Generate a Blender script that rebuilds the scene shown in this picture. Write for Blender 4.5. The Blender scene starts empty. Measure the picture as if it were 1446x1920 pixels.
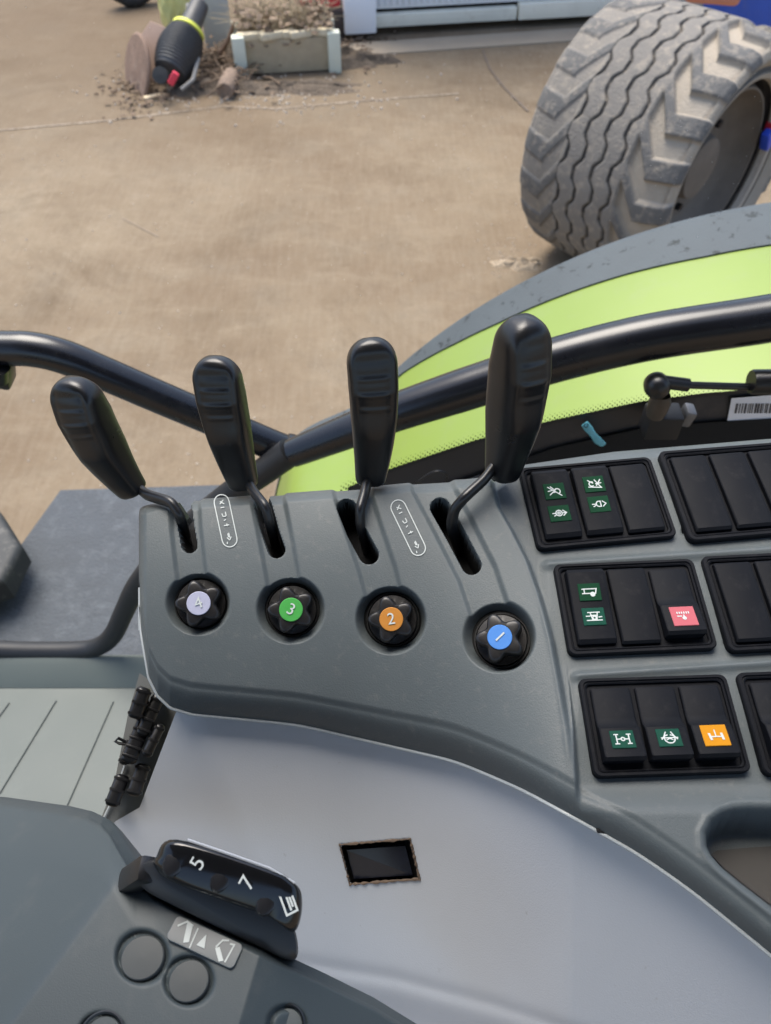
import bpy, bmesh, math, random
import numpy as np
from mathutils import Vector, Matrix
random.seed(7); rng = np.random.default_rng(7)
S = bpy.context.scene
C = S.collection
R = math.radians

# ------------------------------------------------------------------ camera, sky, sun, exposure
H = 2.55                      # eye height above the yard
F_PX, PITCH = 1444.0, R(50)   # focal length in photo pixels (frame 1446 x 1920), looking 50 degrees down
cam_d = bpy.data.cameras.new('camera'); cam = bpy.data.objects.new('camera', cam_d); C.objects.link(cam)
cam.location = (0, 0, H); cam.rotation_euler = (R(90) - PITCH, 0, 0)
cam_d.sensor_fit = 'VERTICAL'; cam_d.sensor_height = 36.0; cam_d.lens = 36.0 * F_PX / 1920.0
cam_d.clip_start = 0.02; cam_d.clip_end = 400
cam_d.dof.use_dof = True; cam_d.dof.focus_distance = 0.47; cam_d.dof.aperture_fstop = 13.0
S.camera = cam
SUN_EL, SUN_ROT = R(66), R(-25)
w = bpy.data.worlds.new('World'); S.world = w; w.use_nodes = True
nt = w.node_tree; bg = nt.nodes['Background']
sky = nt.nodes.new('ShaderNodeTexSky'); sky.sky_type = 'NISHITA'; sky.sun_disc = False
sky.sun_elevation = SUN_EL; sky.sun_rotation = SUN_ROT; sky.air_density = 1.0; sky.dust_density = 3.0; sky.ozone_density = 1.0
nt.links.new(sky.outputs['Color'], bg.inputs['Color']); bg.inputs['Strength'].default_value = 0.10
sd = bpy.data.lights.new('sun', 'SUN'); sun = bpy.data.objects.new('sun', sd); C.objects.link(sun)
sd.energy = 1.5; sd.angle = R(40); sd.color = (1.0, 0.95, 0.87)
sdir = Vector((math.sin(SUN_ROT) * math.cos(SUN_EL), math.cos(SUN_ROT) * math.cos(SUN_EL), math.sin(SUN_EL)))
sun.rotation_euler = (-sdir).to_track_quat('-Z', 'Y').to_euler(); sun.location = (0, 0, 30)
S.view_settings.view_transform = 'Standard'; S.view_settings.look = 'None'
S.view_settings.exposure = 1.6; S.view_settings.gamma = 1.0; S.view_settings.use_curve_mapping = False

# ------------------------------------------------------------------ placing helpers
cP, sP = math.cos(PITCH), math.sin(PITCH)
EYE = np.array([0, 0, H])
def ray(px, py):
    xc = (np.asarray(px, float) - 723) / F_PX; yc = (960 - np.asarray(py, float)) / F_PX
    return np.stack([xc + 0 * yc, cP + yc * sP + 0 * xc, -sP + yc * cP + 0 * xc], -1)
def P(px, py, D): return EYE + ray(px, py) * np.asarray(D, float)[..., None]
def PZ(px, py, z): r = ray(px, py); return EYE + r * ((z - H) / r[..., 2])[..., None]
def PY(px, py, y): r = ray(px, py); return EYE + r * (y / r[..., 1])[..., None]
def depth_of(p): d = np.asarray(p) - EYE; return d[..., 1] * cP - d[..., 2] * sP
def sm(a, b, x): t = np.clip((x - a) / (b - a), 0, 1); return t * t * (3 - 2 * t)
def pl(pts):
    a = np.array(pts, float); return lambda x: np.interp(x, a[:, 0], a[:, 1])
def seg_dist(px, py, pts):
    """distance in pixels to a polyline"""
    d = np.full(np.shape(px), 1e9)
    for (ax, ay), (bx, by) in zip(pts[:-1], pts[1:]):
        vx, vy = bx - ax, by - ay
        t = np.clip(((px - ax) * vx + (py - ay) * vy) / max(vx * vx + vy * vy, 1e-9), 0, 1)
        d = np.minimum(d, np.hypot(px - ax - t * vx, py - ay - t * vy))
    return d
def inside(px, py, poly):
    c = np.zeros(np.shape(px), bool); n = len(poly)
    for i in range(n):
        x0, y0 = poly[i]; x1, y1 = poly[(i + 1) % n]
        if y0 == y1: continue
        m = ((y0 > py) != (y1 > py)) & (px < (x1 - x0) * (py - y0) / (y1 - y0) + x0)
        c ^= m
    return c
def sdf_poly(px, py, poly):
    d = seg_dist(px, py, list(poly) + [poly[0]])
    return np.where(inside(px, py, poly), -d, d)

# ------------------------------------------------------------------ object helpers
def thing(name, label, cat, loc=(0, 0, 0), group=None, matrix=None):
    o = bpy.data.objects.new(name, None); C.objects.link(o); o.empty_display_size = 0.05
    o.matrix_world = matrix if matrix is not None else Matrix.Translation(Vector([float(v) for v in loc]))
    o['label'] = label; o['category'] = cat
    if group: o['group'] = group
    return o
def world_of(o):
    return (world_of(o.parent) if o.parent else Matrix.Identity(4)) @ o.matrix_basis
class MB:
    def __init__(self): self.v = []; self.f = []; self.m = []
    def add(self, v, f, mi=0):
        n = len(self.v); self.v += [tuple(float(c) for c in p) for p in v]
        self.f += [tuple(int(i) + n for i in q) for q in f]; self.m += [mi] * len(f); return self
    def grid(self, G, closed_u=False, closed_v=False, mi=0, flip=False):
        G = np.asarray(G); nu, nv = G.shape[:2]; f = []
        for i in range(nu if closed_u else nu - 1):
            for j in range(nv if closed_v else nv - 1):
                a, b, c, d = i * nv + j, ((i + 1) % nu) * nv + j, ((i + 1) % nu) * nv + (j + 1) % nv, i * nv + (j + 1) % nv
                f.append((a, d, c, b) if flip else (a, b, c, d))
        return self.add(G.reshape(-1, 3), f, mi)
    def tube(self, pts, r, n=16, caps=True, mi=0, sx=1.0, up=None):
        pts = [Vector([float(c) for c in p]) for p in pts]; k = len(pts)
        rr = [r] * k if np.isscalar(r) else list(r)
        ring = []; prev = None
        for i, p in enumerate(pts):
            t = (pts[min(i + 1, k - 1)] - pts[max(i - 1, 0)]).normalized()
            if prev is None:
                a = Vector(up) if up is not None else (Vector((0, 0, 1)) if abs(t.z) < .9 else Vector((1, 0, 0)))
            else: a = prev
            a = (a - t * a.dot(t)).normalized(); prev = a; b = t.cross(a)
            ring.append([p + (a * math.cos(q) + b * (math.sin(q) * sx)) * rr[i] for q in np.linspace(0, 2 * math.pi, n, endpoint=False)])
        self.grid(np.array([[tuple(q) for q in rg] for rg in ring]), closed_v=True, mi=mi)
        if caps:
            base = len(self.v) - k * n
            self.f.append(tuple(base + j for j in range(n))); self.m.append(mi)
            self.f.append(tuple(base + (k - 1) * n + j for j in reversed(range(n)))); self.m.append(mi)
        return self
    def lathe(self, prof, n=48, mi=0, M=None, lob=None):
        a = np.linspace(0, 2 * np.pi, n, endpoint=False)
        G = np.array([[(r * (lob(t, i) if lob else 1) * math.cos(t), r * (lob(t, i) if lob else 1) * math.sin(t), z) for t in a] for i, (r, z) in enumerate(prof)])
        if M is not None: G = np.array([[tuple(M @ Vector(p)) for p in row] for row in G])
        return self.grid(G, closed_v=True, mi=mi)
    def box(self, size, M=None, bev=0.0, seg=2, mi=0, taper=None):
        bm = bmesh.new(); bmesh.ops.create_cube(bm, size=1.0)
        for q in bm.verts:
            q.co = Vector((q.co.x * size[0], q.co.y * size[1], q.co.z * size[2]))
            if taper and q.co.z > 0: q.co.x *= taper[0]; q.co.y *= taper[1]
        if bev: bmesh.ops.bevel(bm, geom=list(bm.edges), offset=bev, segments=seg, profile=0.6, affect='EDGES')
        if M is not None: bm.transform(M)
        bm.verts.index_update()
        self.add([q.co[:] for q in bm.verts], [[q.index for q in f.verts] for f in bm.faces], mi); bm.free(); return self
    def prism(self, poly, z0, z1, M=None, mi=0, bev=0.0):
        bm = bmesh.new(); vs = [bm.verts.new((x, y, z0)) for x, y in poly]; f = bm.faces.new(vs)
        r = bmesh.ops.extrude_face_region(bm, geom=[f])
        for q in r['geom']:
            if isinstance(q, bmesh.types.BMVert): q.co.z = z1
        bmesh.ops.recalc_face_normals(bm, faces=list(bm.faces))
        if bev:
            e = [e for e in bm.edges if all(abs(q.co.z - z1) < 1e-7 for q in e.verts)]
            bmesh.ops.bevel(bm, geom=e, offset=bev, segments=3, profile=0.6, affect='EDGES')
        if M is not None: bm.transform(M)
        bm.verts.index_update()
        self.add([q.co[:] for q in bm.verts], [[q.index for q in f.verts] for f in bm.faces], mi); bm.free(); return self
    def mesh(self, name, mats, sharp=40, smooth=True, inv=None):
        me = bpy.data.meshes.new(name)
        v = self.v if inv is None else [tuple(inv @ Vector(p)) for p in self.v]
        me.from_pydata(v, [], self.f)
        for m in (mats if isinstance(mats, (list, tuple)) else [mats]): me.materials.append(m)
        me.polygons.foreach_set('material_index', self.m)
        bm = bmesh.new(); bm.from_mesh(me); bmesh.ops.recalc_face_normals(bm, faces=list(bm.faces)); bm.to_mesh(me); bm.free()
        if smooth:
            me.polygons.foreach_set('use_smooth', [True] * len(me.polygons)); me.set_sharp_from_angle(angle=R(sharp))
        me.update(); return me
def link(name, me, parent=None, label=None):
    o = bpy.data.objects.new(name, me); C.objects.link(o)
    if parent: o.parent = parent
    if label: o['label'] = label
    return o
def part(name, mb, mats, parent, local=False, label=None, sharp=40, smooth=True):
    inv = None if local else world_of(parent).inverted()
    return link(name, mb.mesh(name, mats, sharp, smooth, inv), parent, label)
def structure(name, mb, mats, sharp=40):
    o = link(name, mb.mesh(name, mats, sharp)); o['kind'] = 'structure'; return o
def text_mb(txt, size, depth=0.0002):
    cu = bpy.data.curves.new('lettering', 'FONT'); cu.body = txt; cu.size = size; cu.extrude = depth; cu.align_x = 'CENTER'; cu.align_y = 'CENTER'; cu.offset = 0.0
    o = bpy.data.objects.new('lettering', cu); C.objects.link(o); dg = bpy.context.evaluated_depsgraph_get()
    me = bpy.data.meshes.new_from_object(o.evaluated_get(dg)); v = [q.co[:] for q in me.vertices]; f = [tuple(p.vertices) for p in me.polygons]
    bpy.data.objects.remove(o); bpy.data.curves.remove(cu); bpy.data.meshes.remove(me); return v, f
def strokes(mb, lines, wd, z=0.0, th=0.00015, M=None, mi=0):
    """flat strokes: every polyline of a drawing as thin raised bars"""
    M = M or Matrix.Identity(4)
    for ln in lines:
        for (ax, ay), (bx, by) in zip(ln[:-1], ln[1:]):
            d = math.hypot(bx - ax, by - ay)
            if d < 1e-7: continue
            m = M @ Matrix.Translation(((ax + bx) / 2, (ay + by) / 2, z)) @ Matrix.Rotation(math.atan2(by - ay, bx - ax), 4, 'Z')
            mb.box((d + wd, wd, th * random.uniform(.9, 1.1)), m, mi=mi)
    return mb
def circ_pts(cx, cy, r, n=14, a0=0, a1=360): return [(cx + r * math.cos(R(a)), cy + r * math.sin(R(a))) for a in np.linspace(a0, a1, n)]

# ------------------------------------------------------------------ materials
def mat(name, col, rough=0.5, metal=0.0, var=0.0, vscale=8.0, bump=0.0, bscale=400.0, spec=0.5, dust=0.0, dustcol=(.35, .32, .28), dscale=30.0, dthr=0.55, coat=0.0, dsoft=.2):
    m = bpy.data.materials.new(name); m.use_nodes = True; n = m.node_tree; L = n.links; b = n.nodes['Principled BSDF']
    b.inputs['Base Color'].default_value = (*col, 1); b.inputs['Roughness'].default_value = rough; b.inputs['Metallic'].default_value = metal
    b.inputs['Specular IOR Level'].default_value = spec; b.inputs['Coat Weight'].default_value = coat; b.inputs['Coat Roughness'].default_value = .15
    tc = n.nodes.new('ShaderNodeTexCoord')
    def noise(sc, det=5.0, rg=0.6):
        t = n.nodes.new('ShaderNodeTexNoise'); t.inputs['Scale'].default_value = sc; t.inputs['Detail'].default_value = det; t.inputs['Roughness'].default_value = rg
        L.new(tc.outputs['Object'], t.inputs['Vector']); return t
    last = None
    if var:
        t = noise(vscale); mx = n.nodes.new('ShaderNodeMix'); mx.data_type = 'RGBA'
        mx.inputs[6].default_value = (*[max(c * (1 - var), 0) for c in col], 1); mx.inputs[7].default_value = (*[min(c * (1 + var), 1) for c in col], 1)
        L.new(t.outputs['Fac'], mx.inputs[0]); last = mx.outputs[2]
        rr = n.nodes.new('ShaderNodeMapRange'); rr.inputs['To Min'].default_value = max(rough - .12, .02); rr.inputs['To Max'].default_value = min(rough + .12, 1)
        L.new(t.outputs['Fac'], rr.inputs['Value']); L.new(rr.outputs['Result'], b.inputs['Roughness'])
    if dust:
        t = noise(dscale, 8.0, .7); r2 = n.nodes.new('ShaderNodeMapRange'); r2.inputs['From Min'].default_value = dthr; r2.inputs['From Max'].default_value = dthr + dsoft; r2.inputs['To Max'].default_value = dust
        L.new(t.outputs['Fac'], r2.inputs['Value']); mx = n.nodes.new('ShaderNodeMix'); mx.data_type = 'RGBA'
        L.new(r2.outputs['Result'], mx.inputs[0]); mx.inputs[6].default_value = (*col, 1); mx.inputs[7].default_value = (*dustcol, 1)
        if last is not None: L.new(last, mx.inputs[6])
        last = mx.outputs[2]
    if last is not None: L.new(last, b.inputs['Base Color'])
    if bump:
        t = noise(bscale, 3.0); bp = n.nodes.new('ShaderNodeBump'); bp.inputs['Strength'].default_value = bump; bp.inputs['Distance'].default_value = 1.0 / bscale
        L.new(t.outputs['Fac'], bp.inputs['Height']); L.new(bp.outputs['Normal'], b.inputs['Normal'])
    return m
M_CONSOLE = mat('console_plastic', (.081, .095, .100), .48, var=.14, vscale=14, bump=.22, bscale=1000, spec=.3, dust=.14, dscale=150, dthr=.56)
M_ARM = mat('armrest_plastic', (.050, .064, .071), .48, spec=.3, var=.08, vscale=12, bump=.12, bscale=1500, dust=.06, dscale=30)
M_PANEL = mat('pale_panel_plastic', (.475, .50, .53), .46, var=.06, vscale=9, bump=.16, bscale=1000, dust=.35, dustcol=(.25, .24, .22), dscale=95, dthr=.66, dsoft=.05)
M_LIP = mat('lip_plastic', (.34, .37, .38), .3, var=.15, vscale=30)
M_BLACK = mat('black_plastic', (.007, .0075, .009), .34, var=.25, vscale=25, bump=.05, bscale=900, dust=.05, dustcol=(.12, .11, .1), dscale=50)
M_GRIP = mat('grip_plastic', (.006, .0065, .008), .31, var=.2, vscale=35, bump=.08, bscale=1300, dust=.06, dustcol=(.1, .09, .085), dscale=60)
M_SWITCH = mat('switch_plastic', (.0055, .0062, .0085), .62, var=.25, vscale=40, bump=.12, bscale=1800, spec=.12, dust=.08, dustcol=(.12, .11, .1), dscale=90)
M_KNOB = mat('knob_plastic', (.010, .0095, .010), .38, var=.3, vscale=60, dust=.12, dustcol=(.11, .1, .09), dscale=120)
M_VOID = mat('rubber_and_gap_black', (.004, .004, .0045), .9)
M_PAINT = mat('black_tube_paint', (.004, .005, .008), .27, var=.25, vscale=12, coat=.15, dust=.10, dustcol=(.10, .095, .09), dscale=25)
M_RUBBER = mat('seal_rubber', (.010, .011, .013), .55, var=.3, vscale=20, dust=.15, dustcol=(.15, .14, .13), dscale=20)
M_STEEL = mat('dark_steel', (.05, .05, .052), .38, metal=.8, var=.3, vscale=60)
M_STRIP = mat('frame_paint', (.022, .022, .026), .5, var=.3, vscale=12, dust=.25, dustcol=(.16, .13, .11), dscale=14)
M_WHITE = mat('white_ink', (.46, .50, .49), .6)
M_GREEN = mat('green_lens', (.003, .036, .015), .7, spec=.12, var=.2, vscale=300)
M_TEAL = mat('teal_lens', (.006, .052, .034), .7, spec=.12, var=.2, vscale=300)
M_PINK = mat('pink_lens', (.40, .10, .12), .7, spec=.12, var=.08, vscale=200)
M_AMBER = mat('amber_lens', (.48, .20, .008), .7, spec=.12, var=.08, vscale=200)
M_LIME = mat('lime_paint', (.195, .275, .045), .38, var=.08, vscale=4, dust=.4, dustcol=(.20, .26, .08), dscale=25, dthr=.5)
M_FGREY = mat('mudguard_rubber', (.070, .084, .092), .62, var=.25, spec=.3, vscale=10, bump=.3, bscale=300, dust=.8, dustcol=(.014, .018, .018), dscale=34, dthr=.585, dsoft=.03)
M_FLOOR = mat('cab_floor_mat', (.086, .102, .092), .55, var=.10, vscale=6, dust=.3, dustcol=(.125, .143, .13), dscale=9, dthr=.55)
M_STEP = mat('dusty_step', (.062, .071, .082), .8, var=.35, vscale=9, bump=.6, bscale=120, dust=.5, dustcol=(.125, .14, .155), dscale=26, dthr=.5)
M_SCREEN = mat('dark_screen', (.008, .010, .018), .25)
M_TORN = mat('torn_edge', (.12, .085, .06), .8, var=.4, vscale=200)
M_GLOSS = mat('gloss_black', (.006, .0065, .008), .12, var=.3, vscale=60)
M_BUMP = mat('bump_plastic', (.016, .0165, .019), .22, var=.3, vscale=60)
M_CLIP = mat('cyan_plastic', (.13, .42, .52), .3, var=.2, vscale=150)

# ------------------------------------------------------------------ yard ground
def ground_material():
    m = bpy.data.materials.new('dusty_concrete'); m.use_nodes = True; n = m.node_tree; L = n.links; b = n.nodes['Principled BSDF']
    tc = n.nodes.new('ShaderNodeTexCoord')
    def noise(sc, det=8, rg=.65, stretch=None, dist=0.0):
        t = n.nodes.new('ShaderNodeTexNoise'); t.inputs['Scale'].default_value = sc; t.inputs['Detail'].default_value = det; t.inputs['Roughness'].default_value = rg; t.inputs['Distortion'].default_value = dist
        if stretch:
            mp = n.nodes.new('ShaderNodeMapping'); mp.inputs['Scale'].default_value = stretch; mp.inputs['Rotation'].default_value = (0, 0, R(12)); L.new(tc.outputs['Object'], mp.inputs['Vector']); L.new(mp.outputs['Vector'], t.inputs['Vector'])
        else: L.new(tc.outputs['Object'], t.inputs['Vector'])
        return t.outputs['Fac']
    def ramp(fac, a, b_):
        r = n.nodes.new('ShaderNodeMapRange'); r.inputs['From Min'].default_value = a; r.inputs['From Max'].default_value = b_; L.new(fac, r.inputs['Value']); return r.outputs['Result']
    def mix(fac, c1, c2, k=None):
        x = n.nodes.new('ShaderNodeMix'); x.data_type = 'RGBA'
        if k is not None:
            mm = n.nodes.new('ShaderNodeMath'); mm.operation = 'MULTIPLY'; mm.inputs[1].default_value = k; L.new(fac, mm.inputs[0]); fac = mm.outputs[0]
        L.new(fac, x.inputs[0])
        for i, c in ((6, c1), (7, c2)):
            if isinstance(c, tuple): x.inputs[i].default_value = (*c, 1)
            else: L.new(c, x.inputs[i])
        return x.outputs[2]
    c = mix(ramp(noise(.55, 6), .35, .65), (0.158, 0.115, 0.074), (0.245, 0.196, 0.134))
    c = mix(ramp(noise(1.3, 8, .7, (1, 1.5, 1), .6), .46, .70), c, (0.158, 0.118, 0.076), .5)     # tracked-in mud streaks
    c = mix(ramp(noise(2.2, 9, .7), .50, .75), c, (0.144, 0.122, 0.094), .5)                   # grey scuffs
    c = mix(ramp(noise(3.1, 9, .75, (.8, 1.5, 1), .4), .50, .72), c, (0.288, 0.236, 0.167), .45)  # pale dust
    c = mix(ramp(noise(.9, 9, .72, None, .5), .52, .70), c, (0.115, 0.082, 0.050), .75)        # damp brown stains
    c = mix(ramp(noise(5.5, 9, .75), .52, .72), c, (0.130, 0.100, 0.068), .45)
    c = mix(ramp(noise(60, 3, .6), .60, .80), c, (0.346, 0.287, 0.209), .4)                       # grit
    c = mix(ramp(noise(90, 3, .6), .62, .80), c, (0.115, 0.093, 0.071), .4)
    c = mix(ramp(noise(28, 10, .75), .40, .66), c, (0.119, 0.092, 0.066), .16)
    c = mix(ramp(noise(34, 10, .75, (1, .12, 1)), .45, .62), c, (0.337, 0.285, 0.218), .13)   # brushed finish
    # one wide damp, muddy stain with a ragged outline towards the planter and the reel
    mp = n.nodes.new('ShaderNodeMapping'); mp.inputs['Location'].default_value = (2.6 / 3.4, -7.9 / 2.3, 0); mp.inputs['Scale'].default_value = (1 / 3.4, 1 / 2.3, 0); L.new(tc.outputs['Object'], mp.inputs['Vector'])
    ln = n.nodes.new('ShaderNodeVectorMath'); ln.operation = 'LENGTH'; L.new(mp.outputs['Vector'], ln.inputs[0])
    ad = n.nodes.new('ShaderNodeMath'); ad.operation = 'MULTIPLY_ADD'; ad.inputs[1].default_value = 1.3; L.new(noise(.8, 8, .65), ad.inputs[0]); L.new(ln.outputs['Value'], ad.inputs[2])
    c = mix(ramp(ad.outputs[0], 1.9, 1.0), c, (0.120, 0.085, 0.053), .62)
    L.new(c, b.inputs['Base Color']); b.inputs['Roughness'].default_value = .9; b.inputs['Specular IOR Level'].default_value = .2
    bp = n.nodes.new('ShaderNodeBump'); bp.inputs['Strength'].default_value = .5; bp.inputs['Distance'].default_value = .01
    L.new(noise(45, 6), bp.inputs['Height']); L.new(bp.outputs['Normal'], b.inputs['Normal'])
    return m
M_GROUND = ground_material()
M_KERB = mat('pale_concrete', (.32, .265, .195), .9, var=.2, vscale=3, bump=.4, bscale=60, dust=.4, dustcol=(.27, .22, .17), dscale=5)
M_SEAM = mat('joint_filler', (.27, .22, .165), .9, var=.3, vscale=6, dust=.9, dustcol=(.19, .15, .11), dscale=5, dthr=.42)
g = MB(); X = np.linspace(-80, 80, 33)
g.grid(np.array([[(x, y, 0) for y in np.linspace(-60, 140, 33)] for x in X])); structure('ground', g, M_GROUND)
def ground_strip(name, pxs, wid, m, z0=0.004, rag=.5):
    a = np.array([PZ(*q, 0) for q in pxs]); t = np.linspace(0, 1, 60 * (len(a) - 1)); k = np.linspace(0, 1, len(a))
    p = np.stack([np.interp(t, k, a[:, i]) for i in range(3)], -1); d = np.gradient(p, axis=0); nn = np.stack([-d[:, 1], d[:, 0], 0 * d[:, 0]], -1); nn /= np.linalg.norm(nn, axis=1)[:, None]
    wv = wid * (1 + rag * rng.normal(size=len(p))).clip(.2, 2)
    G = np.stack([p - nn * wv[:, None] / 2, p + nn * wv[:, None] / 2], 1); G[..., 2] = z0
    mb = MB(); mb.grid(G); return structure(name, mb, m)
ground_strip('expansion_joint', [(-120, 256), (0, 245), (210, 226), (240, 222), (420, 200), (520, 205), (700, 188), (860, 176)], .022, M_SEAM, .004)
ground_strip('ground_crack', [(905, 95), (918, 130), (945, 165), (990, 210)], .018, mat('crack_dirt', (.15, .12, .095), .95), .008)
ground_strip('ground_scratch', [(230, 410), (265, 428), (298, 445)], .006, M_SEAM, .004, .2)
# loose grit and stones
gr = MB()
for i in range(900):
    if i < 380: q = PZ(random.gauss(470, 130), random.gauss(170, 26), 0)
    elif i < 480: q = PZ(random.gauss(960, 40), random.gauss(470, 30), 0)
    else: q = PZ(random.uniform(-60, 1100), random.uniform(60, 940), 0)
    s = random.uniform(.002, .006) * (2.2 if i < 380 else 1)
    gr.box((s * 2, s * random.uniform(1.2, 2), s), Matrix.Translation((q[0], q[1], s * .4)) @ Matrix.Rotation(random.uniform(0, 6), 4, 'Z') @ Matrix.Rotation(random.uniform(-.4, .4), 4, 'X'), taper=(.6, .6))
o = link('gravel', gr.mesh('gravel', mat('grit', (.42, .36, .29), .9, var=.4, vscale=2.5), smooth=False)); o['kind'] = 'stuff'; o['label'] = 'loose grit and small stones on the dusty yard'
heap = MB()
def mound(mb, cx, cy, rx, ry, h, n=26, seed=1):
    r_ = np.random.default_rng(seed); ph = r_.uniform(0, 6, 6)
    for i in range(1):
        G = []
        for a in np.linspace(0, 1, n):
            row = []
            for t in np.linspace(0, 2 * np.pi, 48, endpoint=False):
                k = 1 + .22 * math.sin(3 * t + ph[0]) + .13 * math.sin(7 * t + ph[1])
                hh = h * (1 - a * a) ** 1.2 * (1 + .35 * math.sin(9 * a * math.cos(t) + ph[2]) * math.sin(8 * a * math.sin(t) + ph[3])) + .002 * r_.normal()
                row.append((cx + rx * k * a * math.cos(t), cy + ry * k * a * math.sin(t), max(hh, -.01) - .004))
            G.append(row)
        mb.grid(np.array(G), closed_v=True)
M_SOIL = mat('dark_soil', (.12, .092, .066), .95, var=.5, vscale=14, bump=1.0, bscale=45, dust=.6, dustcol=(.33, .27, .2), dscale=25)
for (qx, qy, rx, ry, h, sd_) in ((420, 165, .45, .20, .07, 1), (650, 118, .42, .14, .10, 3), (560, 165, .55, .14, .045, 5), (430, 110, .22, .25, .12, 6)):
    q = PZ(qx, qy, 0); mound(heap, q[0], q[1], rx, ry, h, seed=sd_)
o = link('soil_debris', heap.mesh('soil_debris', M_SOIL)); o['kind'] = 'stuff'; o['label'] = 'dark soil swept up round the planter'
q = PZ(975, 496, 0); mb = MB(); mound(mb, q[0], q[1], .16, .07, .035, seed=9)
o = link('sand_debris', mb.mesh('sand_debris', mat('pale_sand', (.36, .285, .20), .9, var=.3, vscale=20, bump=.8, bscale=60))); o['kind'] = 'stuff'; o['label'] = 'small pale heap of sand by the foot of the tyre'

# ------------------------------------------------------------------ portable building at the back
bl, br_ = PZ(655, 74, 0), PZ(1096, 48, 0); ux = (br_ - bl); LEN = np.linalg.norm(ux); ux /= LEN; uy = np.array([-ux[1], ux[0], 0])
MW = Matrix(((ux[0], uy[0], 0, bl[0]), (ux[1], uy[1], 0, bl[1]), (0, 0, 1, 0), (0, 0, 0, 1)))
bld = thing('portable_building', 'white ribbed portable building on a cream base rail, dark gap underneath', 'building', matrix=MW)
M_CREAM = mat('cream_paint', (.84, .79, .65), .6, var=.08, vscale=6, dust=.3, dustcol=(.5, .42, .3), dscale=8)
M_BW = mat('white_cladding', (.84, .86, .88), .5, var=.04, vscale=5)
LB = 4.2; Y0 = .04
mb = MB().box((1.55, .09, .10), Matrix.Translation((.76, Y0 + .045, .115)), .008); part('base_rail', mb, mat('cream_grey_paint', (.76, .73, .61), .6, var=.15, vscale=6, dust=.4, dustcol=(.4, .34, .25), dscale=8), bld, True)
mb = MB().box((LB - 1.56, .10, .125), Matrix.Translation((1.552 + (LB - 1.56) / 2, Y0 + .035, .128)), .008); part('base_rail', mb, M_CREAM, bld, True)
mb = MB().box((.28, .12, .28), Matrix.Translation((.10, Y0 - .02, .19)), .01); part('corner_post', mb, M_BW, bld, True)
mb = MB().box((LB, 2.2, 2.4), Matrix.Translation((LB / 2 - .02, Y0 + 1.16, 1.392)), .01)
for i in range(int(LB / .055)): mb.box((.028, .05, 2.2), Matrix.Translation((.30 + i * .055, Y0 + .052, 1.32)), .006, 1)
part('wall', mb, M_BW, bld, True)
mb = MB().box((.05, .03, 2.2), Matrix.Translation((.15, Y0 - .05 + .0, 1.42)), .005); part('blue_trim', mb, mat('slate_blue', (.10, .19, .33), .5), bld, True)
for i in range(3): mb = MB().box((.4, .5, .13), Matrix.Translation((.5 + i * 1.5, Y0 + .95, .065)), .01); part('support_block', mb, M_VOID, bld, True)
mb = MB().box((LB, .05, .12), Matrix.Translation((LB / 2, Y0 + .62, .07))); part('gap_shade', mb, M_VOID, bld, True)  # near-black sheet standing in for the shade under the building
# pale apron in front of it
a, b_ = PZ(640, 108, 0), PZ(1130, 74, 0); mb = MB(); d = b_ - a; nn = np.array([-d[1], d[0], 0]) / np.linalg.norm(d)
mb.prism([tuple((a - d * .0)[:2]), tuple((b_ + d * 1.0)[:2]), tuple((b_ + d * 1.0 + nn * .28)[:2]), tuple((a + nn * .28)[:2])], 0.0, .012, bev=.006); structure('concrete_apron', mb, M_KERB)

# ------------------------------------------------------------------ planter and clutter at the back
pa, pb = PZ(455, 142, 0), PZ(628, 132, 0); ux = pb - pa; PL = np.linalg.norm(ux); ux /= PL; uy = np.array([-ux[1], ux[0], 0])
MPL = Matrix(((ux[0], uy[0], 0, pa[0]), (ux[1], uy[1], 0, pa[1]), (0, 0, 1, 0), (0, 0, 0, 1)))
plant = thing('planter_box', 'pale wooden planter box with pale green corner posts', 'planter', matrix=MPL)
M_WOOD = mat('bleached_wood', (.44, .355, .235), .85, var=.25, vscale=9, bump=.4, bscale=80, dust=.5, dustcol=(.33, .27, .19), dscale=6)
M_POST = mat('pale_green_paint', (.66, .68, .56), .7, var=.12, vscale=8, dust=.4, dustcol=(.45, .40, .3), dscale=9)
mb = MB().box((PL - .06, .05, .25), Matrix.Translation((PL / 2, .01, .135)), .008); part('front_board', mb, M_WOOD, plant, True)
for x in (.03, PL - .03): mb = MB().box((.03, .42, .25), Matrix.Translation((x, .24, .135)), .006); part('end_board', mb, M_WOOD, plant, True)
mb = MB().box((PL - .06, .05, .25), Matrix.Translation((PL / 2, .46, .135)), .008); part('rear_board', mb, M_WOOD, plant, True)
for x in (.0, PL):
    for y in (-.02, .48): mb = MB().box((.10, .10, .30 if y < 0 else .24), Matrix.Translation((x, y, .15 if y < 0 else .12)), .012); part('corner_post', mb, M_POST, plant, True)
mb = MB().box((PL - .08, .40, .03), Matrix.Translation((PL / 2, .235, .21))); part('soil', mb, M_SOIL, plant, True)
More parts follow.
